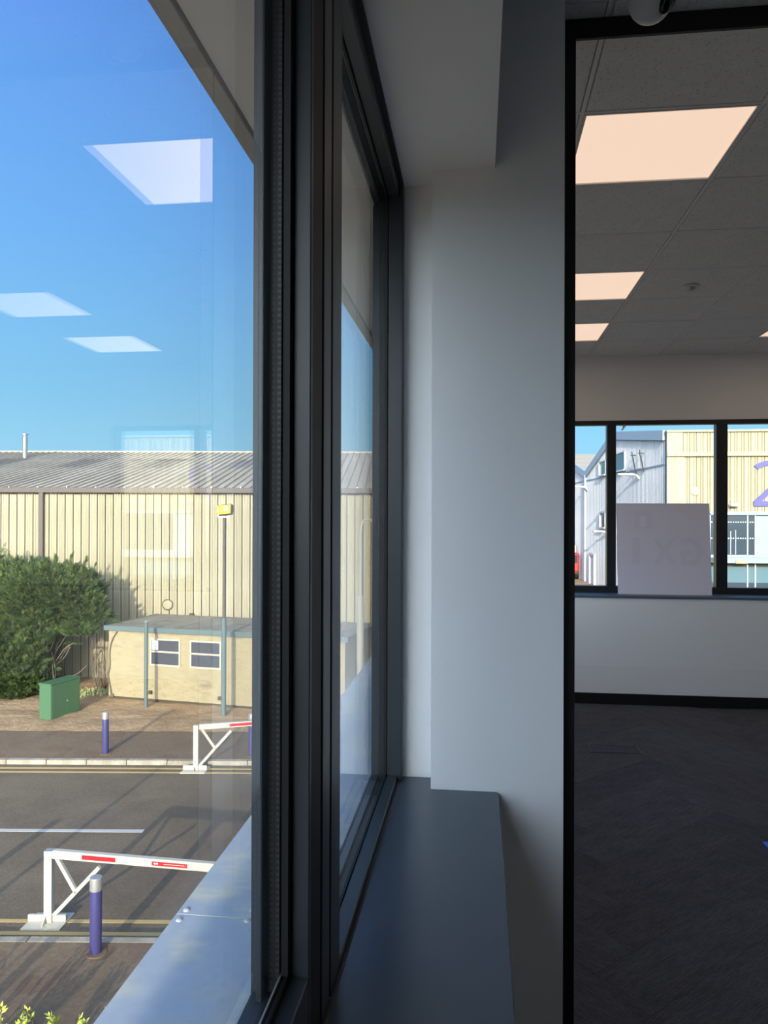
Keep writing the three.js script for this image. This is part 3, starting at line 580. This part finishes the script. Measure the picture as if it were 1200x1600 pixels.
// ---------------------------------------------------------------- warehouse behind the cabin
{
  const t = outside('warehouse', 'long cream metal warehouse with a low ribbed roof behind the cabin', 'warehouse', 0, PAVE, 26);
  const U0 = -26, U1 = 2.5, EAVE = 6.32, RISE = 2.2, RUN = 12, P = 0.273;
  part(t, 'backing_wall', bx(U0, U1, -0.1, EAVE, -0.3, -0.06), M.backing);
  part(t, 'end_wall', extrude([[0, 0], [2 * RUN, 0], [2 * RUN, EAVE], [RUN, EAVE + RISE], [0, EAVE]], 0.2).rotateY(Math.PI / 2).translate(U0, 0, -0.1), M.cladding[1]);
  part(t, 'end_wall', extrude([[0, 0], [2 * RUN, 0], [2 * RUN, EAVE], [RUN, EAVE + RISE], [0, EAVE]], 0.2).rotateY(Math.PI / 2).translate(U1 - 0.2, 0, -0.1), M.cladding[1]);
  const a = P - 0.024, prof = [[0, -0.06], [0.006, 0], [0.07, 0], [0.078, -0.008], [0.092, -0.008], [0.10, 0], [0.15, 0], [0.158, -0.008], [0.172, -0.008], [0.18, 0], [a - 0.006, 0], [a, -0.06]];
  const g = sheet(prof, -0.05, EAVE - 0.02);
  let k = 0;
  for (let u = U0; u < U1 - P; u += P, k++) part(t, 'cladding_panel', g, M.cladding[[0, 2, 0, 1, 2, 3, 0, 1][(k * 5 + (k >> 2)) % 8]]).position.x = u;
  part(t, 'eaves_gutter', bx(U0, U1, EAVE - 0.02, EAVE + 0.16, -0.05, 0.14, 0.01), M.brown, 'dark brown eaves gutter');
  for (let u = U0 + 0.4; u < U1; u += 0.98) part(t, 'gutter_clip', bx(u - 0.02, u + 0.02, EAVE + 0.16, EAVE + 0.19, -0.02, 0.12), M.galv);
  part(t, 'downpipe', bx(-11.85, -11.69, 0, EAVE, 0.02, 0.14, 0.03), M.brown);
  // roof sheets climb away from the eaves
  const ang = Math.atan2(RISE, RUN), SL = Math.hypot(RUN, RISE), W = 1.2, rp = [];
  for (let i = 0; i < 4; i++) { const x = i * 0.3; rp.push([x, 0], [x + 0.2, 0], [x + 0.22, 0.055], [x + 0.255, 0.055], [x + 0.275, 0]); }
  rp.push([W - 0.002, 0]);
  const sheetG = (len) => { const s = sheet(rp.map(([x, z]) => [x, z]), 0, len); return s; };   // y runs up the slope, z is its outward side
  const full = sheetG(SL), mid = sheetG(3.1), low = sheetG(6.0), top = sheetG(SL - 9.1);
  const roof = part(t, 'roof_deck', extrude([[0, EAVE + 0.02], [RUN, EAVE + RISE + 0.02], [2 * RUN, EAVE + 0.02], [2 * RUN, EAVE - 0.1], [0, EAVE - 0.1]], U1 - U0).rotateY(Math.PI / 2).translate(U0, 0.02, 0), M.backing);
  let n = 0;
  const place = (geo, m, u, along, name) => { const o = part(t, name, geo, m); o.position.set(u, EAVE + 0.10 + Math.sin(ang) * along, -Math.cos(ang) * along + 0.06); o.rotation.x = -(Math.PI / 2 - ang); };
  for (let u = U0; u < U1 - 0.5; u += W, n++) {
    const m = M.roofSheet[(n * 7) % 3];
    if (n % 3 === 1) { place(low, m, u, 0, 'roof_sheet'); place(mid, M.rooflight, u, 6.0, 'rooflight'); place(top, m, u, 9.1, 'roof_sheet'); } else place(full, m, u, 0, 'roof_sheet');
  }
  part(t, 'ridge_cap', bx(U0, U1, EAVE + RISE + 0.08, EAVE + RISE + 0.17, -RUN - 0.15, -RUN + 0.2, 0.02), M.roofSheet[1]);
  part(t, 'flue', join([cyl(0.115, 0.115, 1.1, -16.75, EAVE + 1.7, -9.2), cyl(0.15, 0.15, 0.06, -16.75, EAVE + 2.86, -9.2), cyl(0.05, 0.05, 0.1, -16.75, EAVE + 2.78, -9.2)]), M.steel, 'steel flue with a rain cap');
  part(t, 'flue_collar', cyl(0.26, 0.13, 0.16, -16.75, EAVE + 1.66, -9.2), M.brown);
  part(t, 'wall_vent', lathe([[0, 0.05], [0.14, 0.05], [0.16, 0.03], [0.17, 0]], 24).rotateX(Math.PI / 2).translate(-7.5, 2.52, 0), M.cladding[3], 'round wall vent');
  part(t, 'vent_rim', uvBox(new THREE.TorusGeometry(0.175, 0.014, 8, 28).translate(-7.5, 2.52, 0.02)), M.backing);
  part(t, 'wall_box', bx(-6.75, -6.6, 2.1, 2.24, 0, 0.1, 0.01), M.backing);
  part(t, 'rear_wall', bx(U0, U1, 0, EAVE, -2 * RUN, -2 * RUN + 0.2), M.cladding[1]);
}
// ---------------------------------------------------------------- conifer hedge and shrubs
function spray() {                                     // a flat feathery frond pointing along +y
  const pos = [], idx = []; let n = 0;
  const blade = (x0, y0, x1, y1, w, z) => { const dx = x1 - x0, dy = y1 - y0, L = Math.hypot(dx, dy), nx = -dy / L * w, ny = dx / L * w; pos.push(x0 + nx * 0.5, y0 + ny * 0.5, 0, x0 - nx * 0.5, y0 - ny * 0.5, 0, x0 + dx * 0.6 + nx, y0 + dy * 0.6 + ny, z, x1, y1, z * 1.5); idx.push(n, n + 1, n + 2, n + 1, n + 3, n + 2); n += 4; };
  blade(0, 0, 0, 1, 0.03, 0.05);
  for (let k = 0; k < 8; k++) { const y = 0.08 + k * 0.105, l = 0.40 * (1 - k * 0.09); for (const s of [-1, 1]) blade(0, y, s * l * 0.8, y + l * 0.6, 0.036, rr(-0.06, 0.12)); }
  const g = new THREE.BufferGeometry(); g.setAttribute('position', new THREE.Float32BufferAttribute(pos, 3)); g.setIndex(idx); g.computeVertexNormals(); return g;
}
{
  const t = outside('conifer_hedge', 'overgrown dark green conifer hedge leaning over bare stems beside the cabin', 'hedge', -11, PAVE, 23.9);
  const blobs = [ // centre x, y, z (towards the viewer is +z), radii, share
    [-0.45, 1.9, 0.1, 1.2, 2.15, 1.0, 3.4], [-0.5, 0.75, 0.35, 1.0, 0.95, 0.9, 2.2], [-1.7, 0.8, 0.3, 1.2, 1.0, 0.9, 1.8], [0.3, 3.1, 0.0, 1.25, 0.95, 0.95, 2.4], [1.15, 2.95, 0.0, 0.85, 0.85, 0.7, 1.3], [-1.8, 2.2, 0.0, 1.3, 2.3, 1.1, 2.4], [-3.4, 2.1, 0, 1.4, 2.2, 1.1, 1.6],
    [1.75, 2.45, 0.25, 0.55, 0.2, 0.3, 0.35], [1.45, 2.05, 0.3, 0.5, 0.22, 0.3, 0.3], [0.15, 1.0, 0.3, 0.62, 1.0, 0.7, 1.0], [1.45, 3.2, -0.1, 0.35, 0.55, 0.3, 0.4],
  ];
  const arms = []; // side branches that break the outline
  for (let i = 0; i < 240; i++) { const b = blobs[Math.floor(rnd() * 8)], d = new THREE.Vector3(rr(-1, 1), rr(-0.35, 1), rr(-0.3, 1)).normalize(), o = new THREE.Vector3(b[0] + d.x * b[3] * 0.88, b[1] + d.y * b[4] * 0.88, b[2] + d.z * b[5] * 0.88); if (o.x > 0.6 && o.y < 1.9) continue; arms.push([o, d.clone().add(new THREE.Vector3(0, rr(-0.1, 0.9), 0)).normalize(), rr(0.2, 0.7)]); }
  const total = blobs.reduce((s, b) => s + b[6], 0), N = 42000, inst = shadowed(new THREE.InstancedMesh(spray(), M.conifer, N));
  inst.name = 'foliage'; inst.userData.kind = 'stuff'; inst.userData.label = 'dark green feathery conifer sprays';
  const m = new THREE.Matrix4(), q = new THREE.Quaternion(), up = new THREE.Vector3(0, 1, 0), col = new THREE.Color();
  const tips = []; for (const [x, y] of [[-1.2, 4.05], [-0.6, 4.0], [-0.15, 3.98], [0.25, 3.95], [0.6, 4.02], [0.95, 3.85], [1.25, 3.75], [1.6, 3.5]]) tips.push([x, y]);
  for (let i = 0; i < N; i++) {
    let d, p, s;
    if (i < 900) { const [x, y] = tips[i % tips.length], h = rnd(), wd = 0.22 * (1 - h); p = new THREE.Vector3(x + rr(-wd, wd), y - 0.35 + h * 0.55, rr(-wd, wd)); d = new THREE.Vector3(rr(-0.8, 0.8) * (1 - h * 0.7), 1, rr(-0.6, 0.6)).normalize(); s = rr(0.10, 0.2); }
    else if (i < 12000) { const [o, dd, L] = arms[i % arms.length], h = rnd(); d = dd.clone().add(new THREE.Vector3(rr(-0.9, 0.9), rr(-0.35, 0.5), rr(-0.9, 0.9)).multiplyScalar(1 - 0.6 * h)).normalize(); p = o.clone().addScaledVector(dd, h * L); s = rr(0.12, 0.24) * (1.2 - 0.55 * h); }
    else {
      let r = rnd() * total, b; for (b of blobs) if ((r -= b[6]) < 0) break;
      d = new THREE.Vector3(rr(-1, 1), rr(-1, 1), rr(-1, 1)); if (d.lengthSq() < 0.05) d.set(0, 1, 0); d.normalize();
      const shell = 1 - 0.35 * rnd() * rnd() + 0.62 * (fbm(d.x * 0.5 + 0.5 + b[0] * 0.37, d.y * 0.5 + 0.5 + d.z * 0.3, 6, 3, 17) - 0.5);
      p = new THREE.Vector3(b[0] + d.x * b[3] * shell, b[1] + d.y * b[4] * shell, b[2] + d.z * b[5] * shell);
      if (p.y < 0.02) p.y = rr(0.02, 0.25);
      if (p.x > 0.55 && p.x < 2.6 && p.y < 1.75) p.y = 1.75 + rr(0, 0.9);
      d.y = d.y * 0.4 + 0.55; d.x += rr(-0.5, 0.5); d.z += rr(-0.4, 0.4); d.normalize(); s = rr(0.13, 0.28);
    }
    q.setFromUnitVectors(up, d).multiply(new THREE.Quaternion().setFromAxisAngle(up, rr(0, 6.28)));
    inst.setMatrixAt(i, m.compose(p, q, new THREE.Vector3(s, s, s)));
    const k = rnd(); col.setRGB(0.03 + 0.05 * k, 0.065 + 0.07 * k, 0.022 + 0.012 * k); if (rnd() < 0.18) col.setRGB(0.15, 0.20, 0.035); if (rnd() < 0.004) col.setRGB(0.2, 0.1, 0.05);
    inst.setColorAt(i, col);
  }
  t.add(inst);
  part(t, 'trunk', tube([[0.35, 0, -0.2], [0.4, 0.7, -0.15], [0.2, 1.5, -0.1], [0.1, 2.6, 0]], 0.07, 8), M.bark);
  part(t, 'trunk', tube([[-1.5, 0, -0.1], [-1.4, 1.2, 0], [-1.5, 2.8, 0]], 0.08, 8), M.bark);
  for (let i = 0; i < 11; i++) { // bare lower branches
    let x = rr(0.35, 0.75), y = rr(0.1, 0.9), z = rr(0, 0.3), dx = rr(0.02, 0.2); const p = [[x, y, z]];
    for (let k = 0; k < 4; k++) { dx += rr(-0.14, 0.1); x += dx; y += rr(0.16, 0.36); z += rr(-0.1, 0.1); p.push([x, y, z]); }
    part(t, 'branch', tube(p, rr(0.008, 0.017), 5, 14), M.twig);
  }
  part(t, 'branch', tube([[0.9, 2.1, 0], [1.3, 2.25, 0.2], [1.8, 2.42, 0.25], [2.25, 2.6, 0.3]], 0.02, 6), M.bark);
  part(t, 'stake', cyl(0.022, 0.022, 2.2, 0.55, 0, 0.45), M.teal, 'thin pale stake in front of the stems');
}
function leafCluster(n, w) { const pos = [], idx = []; for (let i = 0; i < 2; i++) { const b = pos.length / 3; pos.push(0, 0, 0, -w, 0.5, 0.08, w, 0.5, 0.08, 0, 1, -0.05); idx.push(b, b + 2, b + 1, b + 1, b + 2, b + 3); break; } const g = new THREE.BufferGeometry(); g.setAttribute('position', new THREE.Float32BufferAttribute(pos, 3)); g.setIndex(idx); g.computeVertexNormals(); return g; }
const leafG = leafCluster(1, 0.2);
function shrub(X, Z, h, n, label, tint) {
  const t = thing('shrub', label, 'shrub', X, PAVE, -Z, 0);
  const stems = [], spots = [];
  for (let i = 0; i < n; i++) {
    const bxx = rr(-0.3, 0.3), bz = rr(-0.25, 0.25), tx = bxx + rr(-0.16, 0.16), tz = bz + rr(-0.12, 0.12), hh = h * rr(0.6, 1.05);
    stems.push(tube([[bxx * 0.5, 0, bz * 0.5], [(bxx + tx) / 2, hh * 0.5, (bz + tz) / 2], [tx, hh, tz]], 0.004, 5, 5));
    for (let y = 0.15; y <= 1.0; y += 0.055) { const lx = bxx * 0.5 + (tx - bxx * 0.5) * y, lz = bz * 0.5 + (tz - bz * 0.5) * y; for (let s = 0; s < 2; s++) spots.push([lx, hh * y, lz]); }
  }
  part(t, 'stem', join(stems), M.bark);
  const inst = shadowed(new THREE.InstancedMesh(leafG, M.leaf, spots.length)); inst.name = 'foliage'; inst.userData.kind = 'stuff';
  const m = new THREE.Matrix4(), q = new THREE.Quaternion(), up = new THREE.Vector3(0, 1, 0), c = new THREE.Color();
  spots.forEach(([x, y, z], i) => { const d = new THREE.Vector3(rr(-1, 1), rr(0.3, 1.2), rr(-1, 1)).normalize(); q.setFromUnitVectors(up, d).multiply(new THREE.Quaternion().setFromAxisAngle(up, rr(0, 6.28))); const s = rr(0.05, 0.09); inst.setMatrixAt(i, m.compose(new THREE.Vector3(x, y, z), q, new THREE.Vector3(s, s, s))); const k = rnd(); c.setRGB(tint[0] * (0.7 + 0.6 * k), tint[1] * (0.7 + 0.6 * k), tint[2]); inst.setColorAt(i, c); });
  t.add(inst);
}
const YG = [0.46, 0.52, 0.08];
shrub(-4.95, 7.42, 0.46, 13, 'yellow-green leafy shrub whose tips rise at the bottom left corner', YG);
shrub(-4.2, 7.45, 0.42, 11, 'yellow-green shrub second from the corner along the bottom edge', YG);
shrub(-3.45, 7.3, 0.50, 12, 'yellow-green shrub peeping over the bottom edge next to the outer ledge', YG);
shrub(-5.75, 7.3, 0.5, 9, 'yellow-green shrub just left of the frame, next to the corner', YG);
shrub(-5.1, 6.7, 0.62, 7, 'taller shrub in the second row below the frame, behind the corner shrub', YG);
shrub(-4.0, 6.3, 0.72, 7, 'tall shrub in the second row below the frame, nearest the facade', YG);
shrub(-3.3, 6.5, 0.55, 7, 'low shrub below the frame close under the facade', YG);
{
  const t = outside('bare_shrub', 'grey bare shrub in the shade between the hedge and the cabin', 'shrub', -9.15, PAVE, 24.4);
  const st = []; for (let i = 0; i < 46; i++) { const a = rr(0, 6.28), r = rr(0.1, 0.42), h = rr(0.5, 1.9); st.push(tube([[0.12 * Math.cos(a), 0, 0.12 * Math.sin(a)], [r * 0.7 * Math.cos(a), h * 0.5, r * 0.7 * Math.sin(a)], [r * Math.cos(a + 0.4), h, r * Math.sin(a + 0.4)]], 0.007, 5, 8)); }
  part(t, 'twigs', join(st), M.twig);
}
{
  const t = outside('weeds', 'low dry weeds growing along the foot of the warehouse wall', 'weeds', -9.3, PAVE, 23.7);
  const inst = shadowed(new THREE.InstancedMesh(leafG, M.leaf, 420)), m = new THREE.Matrix4(), q = new THREE.Quaternion(), up = new THREE.Vector3(0, 1, 0), c = new THREE.Color(); inst.name = 'foliage'; inst.userData.kind = 'stuff';
  for (let i = 0; i < 420; i++) { const d = new THREE.Vector3(rr(-0.6, 0.6), 1, rr(-0.6, 0.6)).normalize(), s = rr(0.07, 0.22); q.setFromUnitVectors(up, d); inst.setMatrixAt(i, m.compose(new THREE.Vector3(rr(-1.1, 0.6), 0.0, rr(-0.4, 0.4)), q, new THREE.Vector3(s, s, s))); c.setRGB(...(rnd() < 0.5 ? [0.32, 0.27, 0.12] : [0.16, 0.2, 0.05])); inst.setColorAt(i, c); }
  t.add(inst);
}
// ---------------------------------------------------------------- buildings beyond the far window
{
  const t = thing('industrial_unit', 'pale grey clad industrial unit with two gables beyond the far window', 'building', 8.97, ROAD, -38.83, Math.PI / 2 + 0.07);
  const b = 5.7, pts = [[0, 4.11], [10.2, 5.13], [18.25, 3.14], [28.5, 5.2], [36, 3.1]];
  const top = (s) => { for (let i = 1; i < pts.length; i++) if (s <= pts[i][0]) { const [a, ya] = pts[i - 1], [c, yc] = pts[i]; return b + ya + (yc - ya) * (s - a) / (c - a); } return b + 3.1; };
  part(t, 'core_wall', extrude([[0, 0], [36, 0], ...pts.slice().reverse().map(([s, y]) => [s, b + y - 0.05])], 0.2).translate(0, 0, 0.08), M.greyTrim);
  const P = 1.0;
  for (let s = 0; s < 35.9; s += P) {
    const h = Math.min(top(s), top(s + P)) - 0.12;
    const pr = []; for (let i = 0; i < 4; i++) { const x = i * 0.25; pr.push([x, 0.06], [x + 0.17, 0.06], [x + 0.185, 0.03], [x + 0.225, 0.03], [x + 0.24, 0.06]); } pr.push([P - 0.012, 0.06]);
    const g = sheet(pr.slice().reverse(), 0, b + 2.46), o = part(t, 'cladding_sheet', g, M.greyClad[Math.floor(rnd() * 3)]); o.position.x = s;
    const g2 = sheet(pr.slice().reverse(), b + 2.52, h), o2 = part(t, 'cladding_sheet', g2, M.greyClad[Math.floor(rnd() * 3)]); o2.position.x = s;
  }
  part(t, 'flashing', bx(0, 36, b + 2.46, b + 2.52, 0, 0.05), M.greyTrim);
  for (let i = 1; i < pts.length; i++) { const [a, ya] = pts[i - 1], [c, yc] = pts[i]; part(t, 'verge', bar([a, b + ya - 0.22, 0], [c, b + yc - 0.22, 0], 0.5, 0.16, 0.01), M.greyTrim); }
  for (let i = 1; i < pts.length; i++) { const [a, ya] = pts[i - 1], [c, yc] = pts[i]; part(t, 'roof_slope', extrude([[a, b + ya - 0.1], [c, b + yc - 0.1], [c, b + yc], [a, b + ya]], 24).translate(0, 0, 0.1), M.roofSheet[1]); }
  const win = (s0, s1, y0, y1) => {
    const w = 0.09, f = part(t, 'window', join([bx(s0, s1, b + y1 - w, b + y1, -0.08, 0.04), bx(s0, s1, b + y0, b + y0 + w, -0.14, 0.04), bx(s0, s0 + w, b + y0, b + y1, -0.08, 0.04), bx(s1 - w, s1, b + y0, b + y1, -0.08, 0.04)]), M.plasticWhite);
    part(f, 'pane', bx(s0 + w, s1 - w, b + y0 + w, b + y1 - w, 0.0, 0.05), M.shopGlass);
  };
  win(7.2, 9.9, 2.58, 3.75); win(11.9, 13.8, 2.54, 3.56); win(12.0, 13.6, -0.88, 0.22);
  for (const [s, y, l] of [[4.45, 2.02, 0.95], [17.8, 1.82, 0.9], [11.7, -1.25, 0.7]]) part(t, 'wall_lamp', join([tube([[s, b + y - 0.05, 0.05], [s, b + y + 0.16, -0.15], [s, b + y + 0.2, -l * 0.5], [s, b + y + 0.2, -l]], 0.07, 8), bx(s - 0.16, s + 0.16, b + y + 0.14, b + y + 0.26, -l - 0.2, -l * 0.55, 0.04)]), M.white);
  for (const s of [3.5, 5.0]) part(t, 'aerial_bracket', join([bar([s, b + 2.3, 0], [s, b + 3.5, -0.25], 0.06, 0.06), bar([s, b + 2.45, 0], [s, b + 2.45, -0.35], 0.06, 0.06), bar([s, b + 3.3, 0], [s, b + 3.3, -0.3], 0.05, 0.05)]), M.darkGlass);
  part(t, 'gutter_pipe', bx(18.15, 18.35, 0, b + 2.9, -0.12, 0.02), M.greyTrim);
  part(t, 'door_frame', join([bx(15.1, 15.25, 0.9, 3.0, -0.1, 0.05), bx(16.6, 16.75, 0.9, 3.0, -0.1, 0.05), bx(15.1, 16.75, 2.9, 3.05, -0.1, 0.05)]), M.plasticWhite);
}
{
  const t = thing('trade_unit', 'cream corrugated trade unit with a blue number and dark glazed front beyond the far window', 'building', 9, ROAD, -38.4, 0);
  const b = 5.7, E = 13;
  part(t, 'core_wall', bx(0.0, E, 0, b + 4.05, -0.35, -0.08), M.backing);
  const P = 0.31, pr = [[0, -0.05], [0.012, 0], [0.18, 0], [0.20, 0.035], [0.25, 0.035], [0.27, 0], [P - 0.014, 0], [P - 0.002, -0.05]];
  const gT = sheet(pr, b + 3.02, b + 4.0), gM = sheet(pr, b + 0.18, b + 2.82), gL = sheet(pr, 0, b + 0.18);
  for (let x = 0.74, k = 0; x < E - P; x += P, k++) { part(t, 'cladding_panel', gT, M.cladding[(k * 3) % 4]).position.x = x; part(t, 'cladding_panel', gM, M.cladding[(k * 5 + 1) % 4]).position.x = x; if (x < 1.6) part(t, 'cladding_panel', gL, M.cladding[2]).position.x = x; }
  part(t, 'corner_pilaster', bx(-0.02, 0.72, 0, b + 4.0, -0.1, 0.06, 0.01), M.cladding[2]);
  part(t, 'parapet_coping', bx(-0.05, E, b + 3.98, b + 4.09, -0.3, 0.12, 0.01), M.cladding[0]);
  part(t, 'string_band', bx(-0.04, E, b + 2.82, b + 3.02, -0.1, 0.2, 0.01), M.cladding[2]);
  part(t, 'joint_strip', bx(0.72, 0.78, b + 0.1, b + 2.82, -0.05, 0.05), M.cabinFrame);
  const f = part(t, 'shopfront', join([bx(1.94, E, b + 0.02, b + 0.18, -0.1, 0.12), bx(1.90, 1.99, 0, b + 0.1, -0.1, 0.12)]), M.pale);
  for (const [x0, x1] of [[1.99, 3.66], [3.72, 4.03], [6.2, 8.4]]) part(f, 'pane', bx(x0, x1, b - 1.9, b + 0.02, -0.08, -0.03), M.shopGlass);
  part(f, 'pane', bx(4.05, 6.15, b - 1.9, b - 0.02, -0.08, -0.03), M.pale, 'pale blinds behind the glass');
  for (const [x0, x1] of [[1.99, 3.66], [3.72, 8.4]]) { part(f, 'pane', bx(x0, x1, b - 3.2, b - 2.45, -0.08, -0.03), M.paleGlass); part(f, 'pane', bx(x0, x1, 0.05, b - 3.2, -0.08, -0.03), M.shopGlass); }
  for (const x of [3.69, 4.04, 5.1, 6.17]) part(f, 'mullion', bx(x - 0.03, x + 0.03, 0, b + 0.02, -0.06, 0.03), M.mullion);
  part(t, 'canopy', join([bx(1.99, E, b - 2.25, b - 2.0, -0.1, 0.5, 0.02), bx(1.99, E, b - 2.0, b - 1.88, -0.1, 0.08)]), M.pale);
  part(t, 'canopy_light', bx(3.0, 3.5, b - 2.27, b - 2.1, 0.45, 0.56, 0.02), M.cladding[0]);
  const dots = []; for (const y of [-0.32, -1.09]) for (let x = 2.05; x < 4.0; x += 0.11) dots.push(bx(x, x + 0.05, b + y - 0.025, b + y + 0.025, -0.03, -0.025));
  part(f, 'manifestation_dots', join(dots), M.paper).userData.kind = 'stuff';
  const poles = []; for (const [x, h] of [[2.55, 1.0], [2.75, 0.8], [2.92, 1.1], [3.15, 1.15]]) poles.push(bx(x, x + 0.03, b - 1.85, b - 1.85 + h, -0.028, -0.02)); part(f, 'display_rail', join(poles), M.mullion);
  part(t, 'round_vent', lathe([[0, 0.08], [0.12, 0.08], [0.18, 0.05], [0.2, 0]], 24).rotateX(Math.PI / 2).translate(1.30, b + 1.14, 0.03), M.white);
  part(t, 'wall_camera', join([bx(2.8, 3.2, b + 0.42, b + 0.56, 0.05, 0.5, 0.04), bx(2.9, 2.98, b + 0.5, b + 0.7, 0, 0.2)]), M.soffit);
  const font = await new FontLoader().loadAsync('fonts/droid/droid_sans_regular.typeface.json');
  const n2 = new TextGeometry('2', { font, size: 2.15, depth: 0.06, curveSegments: 12 }); n2.scale(1.15, 1, 1); n2.translate(3.78, b + 0.44, 0.04);
  part(t, 'unit_number', uvBox(n2), M.numeral, 'large lilac-blue number 2');
}
{
  const o = structure('ground_yard', 'raised tan forecourt beside the grey unit', bx(-12, 8.6, -0.5, 0, -110, -50), M.soil); o.position.y = Y(-4.8);
}
{
  const t = thing('bird', 'small dark bird perched on the roof edge of the grey unit', 'bird', 8.42, Y(5.02), -46.1, 0.4);
  const pro = [[0, -0.20], [0.035, -0.19], [0.075, -0.12], [0.10, 0.0], [0.09, 0.09], [0.055, 0.16], [0.06, 0.20], [0.058, 0.24], [0.03, 0.275], [0, 0.285]];
  part(t, 'body', lathe(pro, 16).rotateX(Math.PI / 2).rotateZ(0).rotateX(-0.7).translate(0, 0.2, 0), M.backing);
  part(t, 'tail', extrude([[-0.04, 0], [0.04, 0], [0.06, -0.22], [-0.06, -0.22]], 0.02).rotateX(0.9).translate(0, 0.09, -0.1), M.backing);
  part(t, 'beak', uvBox(new THREE.ConeGeometry(0.018, 0.08, 8).rotateX(Math.PI / 2).translate(0, 0.37, 0.24)), M.brown);
  for (const s of [-1, 1]) part(t, 'leg', cyl(0.008, 0.008, 0.12, s * 0.03, 0, 0, 6), M.brown);
}
{
  const t = thing('lorry', 'white and red lorry parked far away beside the grey unit', 'lorry', 6.2, Y(-4.8), -61, 0.05);
  part(t, 'cargo_box', bx(-1.1, 1.1, 0.75, 2.5, -4, 1.4, 0.05), M.white); part(t, 'cab', bx(-1.05, 1.05, 0.55, 2.0, 1.5, 3.0, 0.15), M.red);
  part(t, 'windscreen', bx(-0.9, 0.9, 1.25, 1.85, 2.98, 3.02), M.shopGlass); part(t, 'chassis', bx(-0.9, 0.9, 0.45, 0.75, -4, 2.9), M.backing);
  for (const z of [-3, -1.8, 2.2]) for (const x of [-0.95, 0.95]) part(t, 'wheel', uvBox(new THREE.CylinderGeometry(0.45, 0.45, 0.28, 20).rotateZ(Math.PI / 2).translate(x, 0.45, z)), M.gasket);
}
renderer.render(scene, camera);
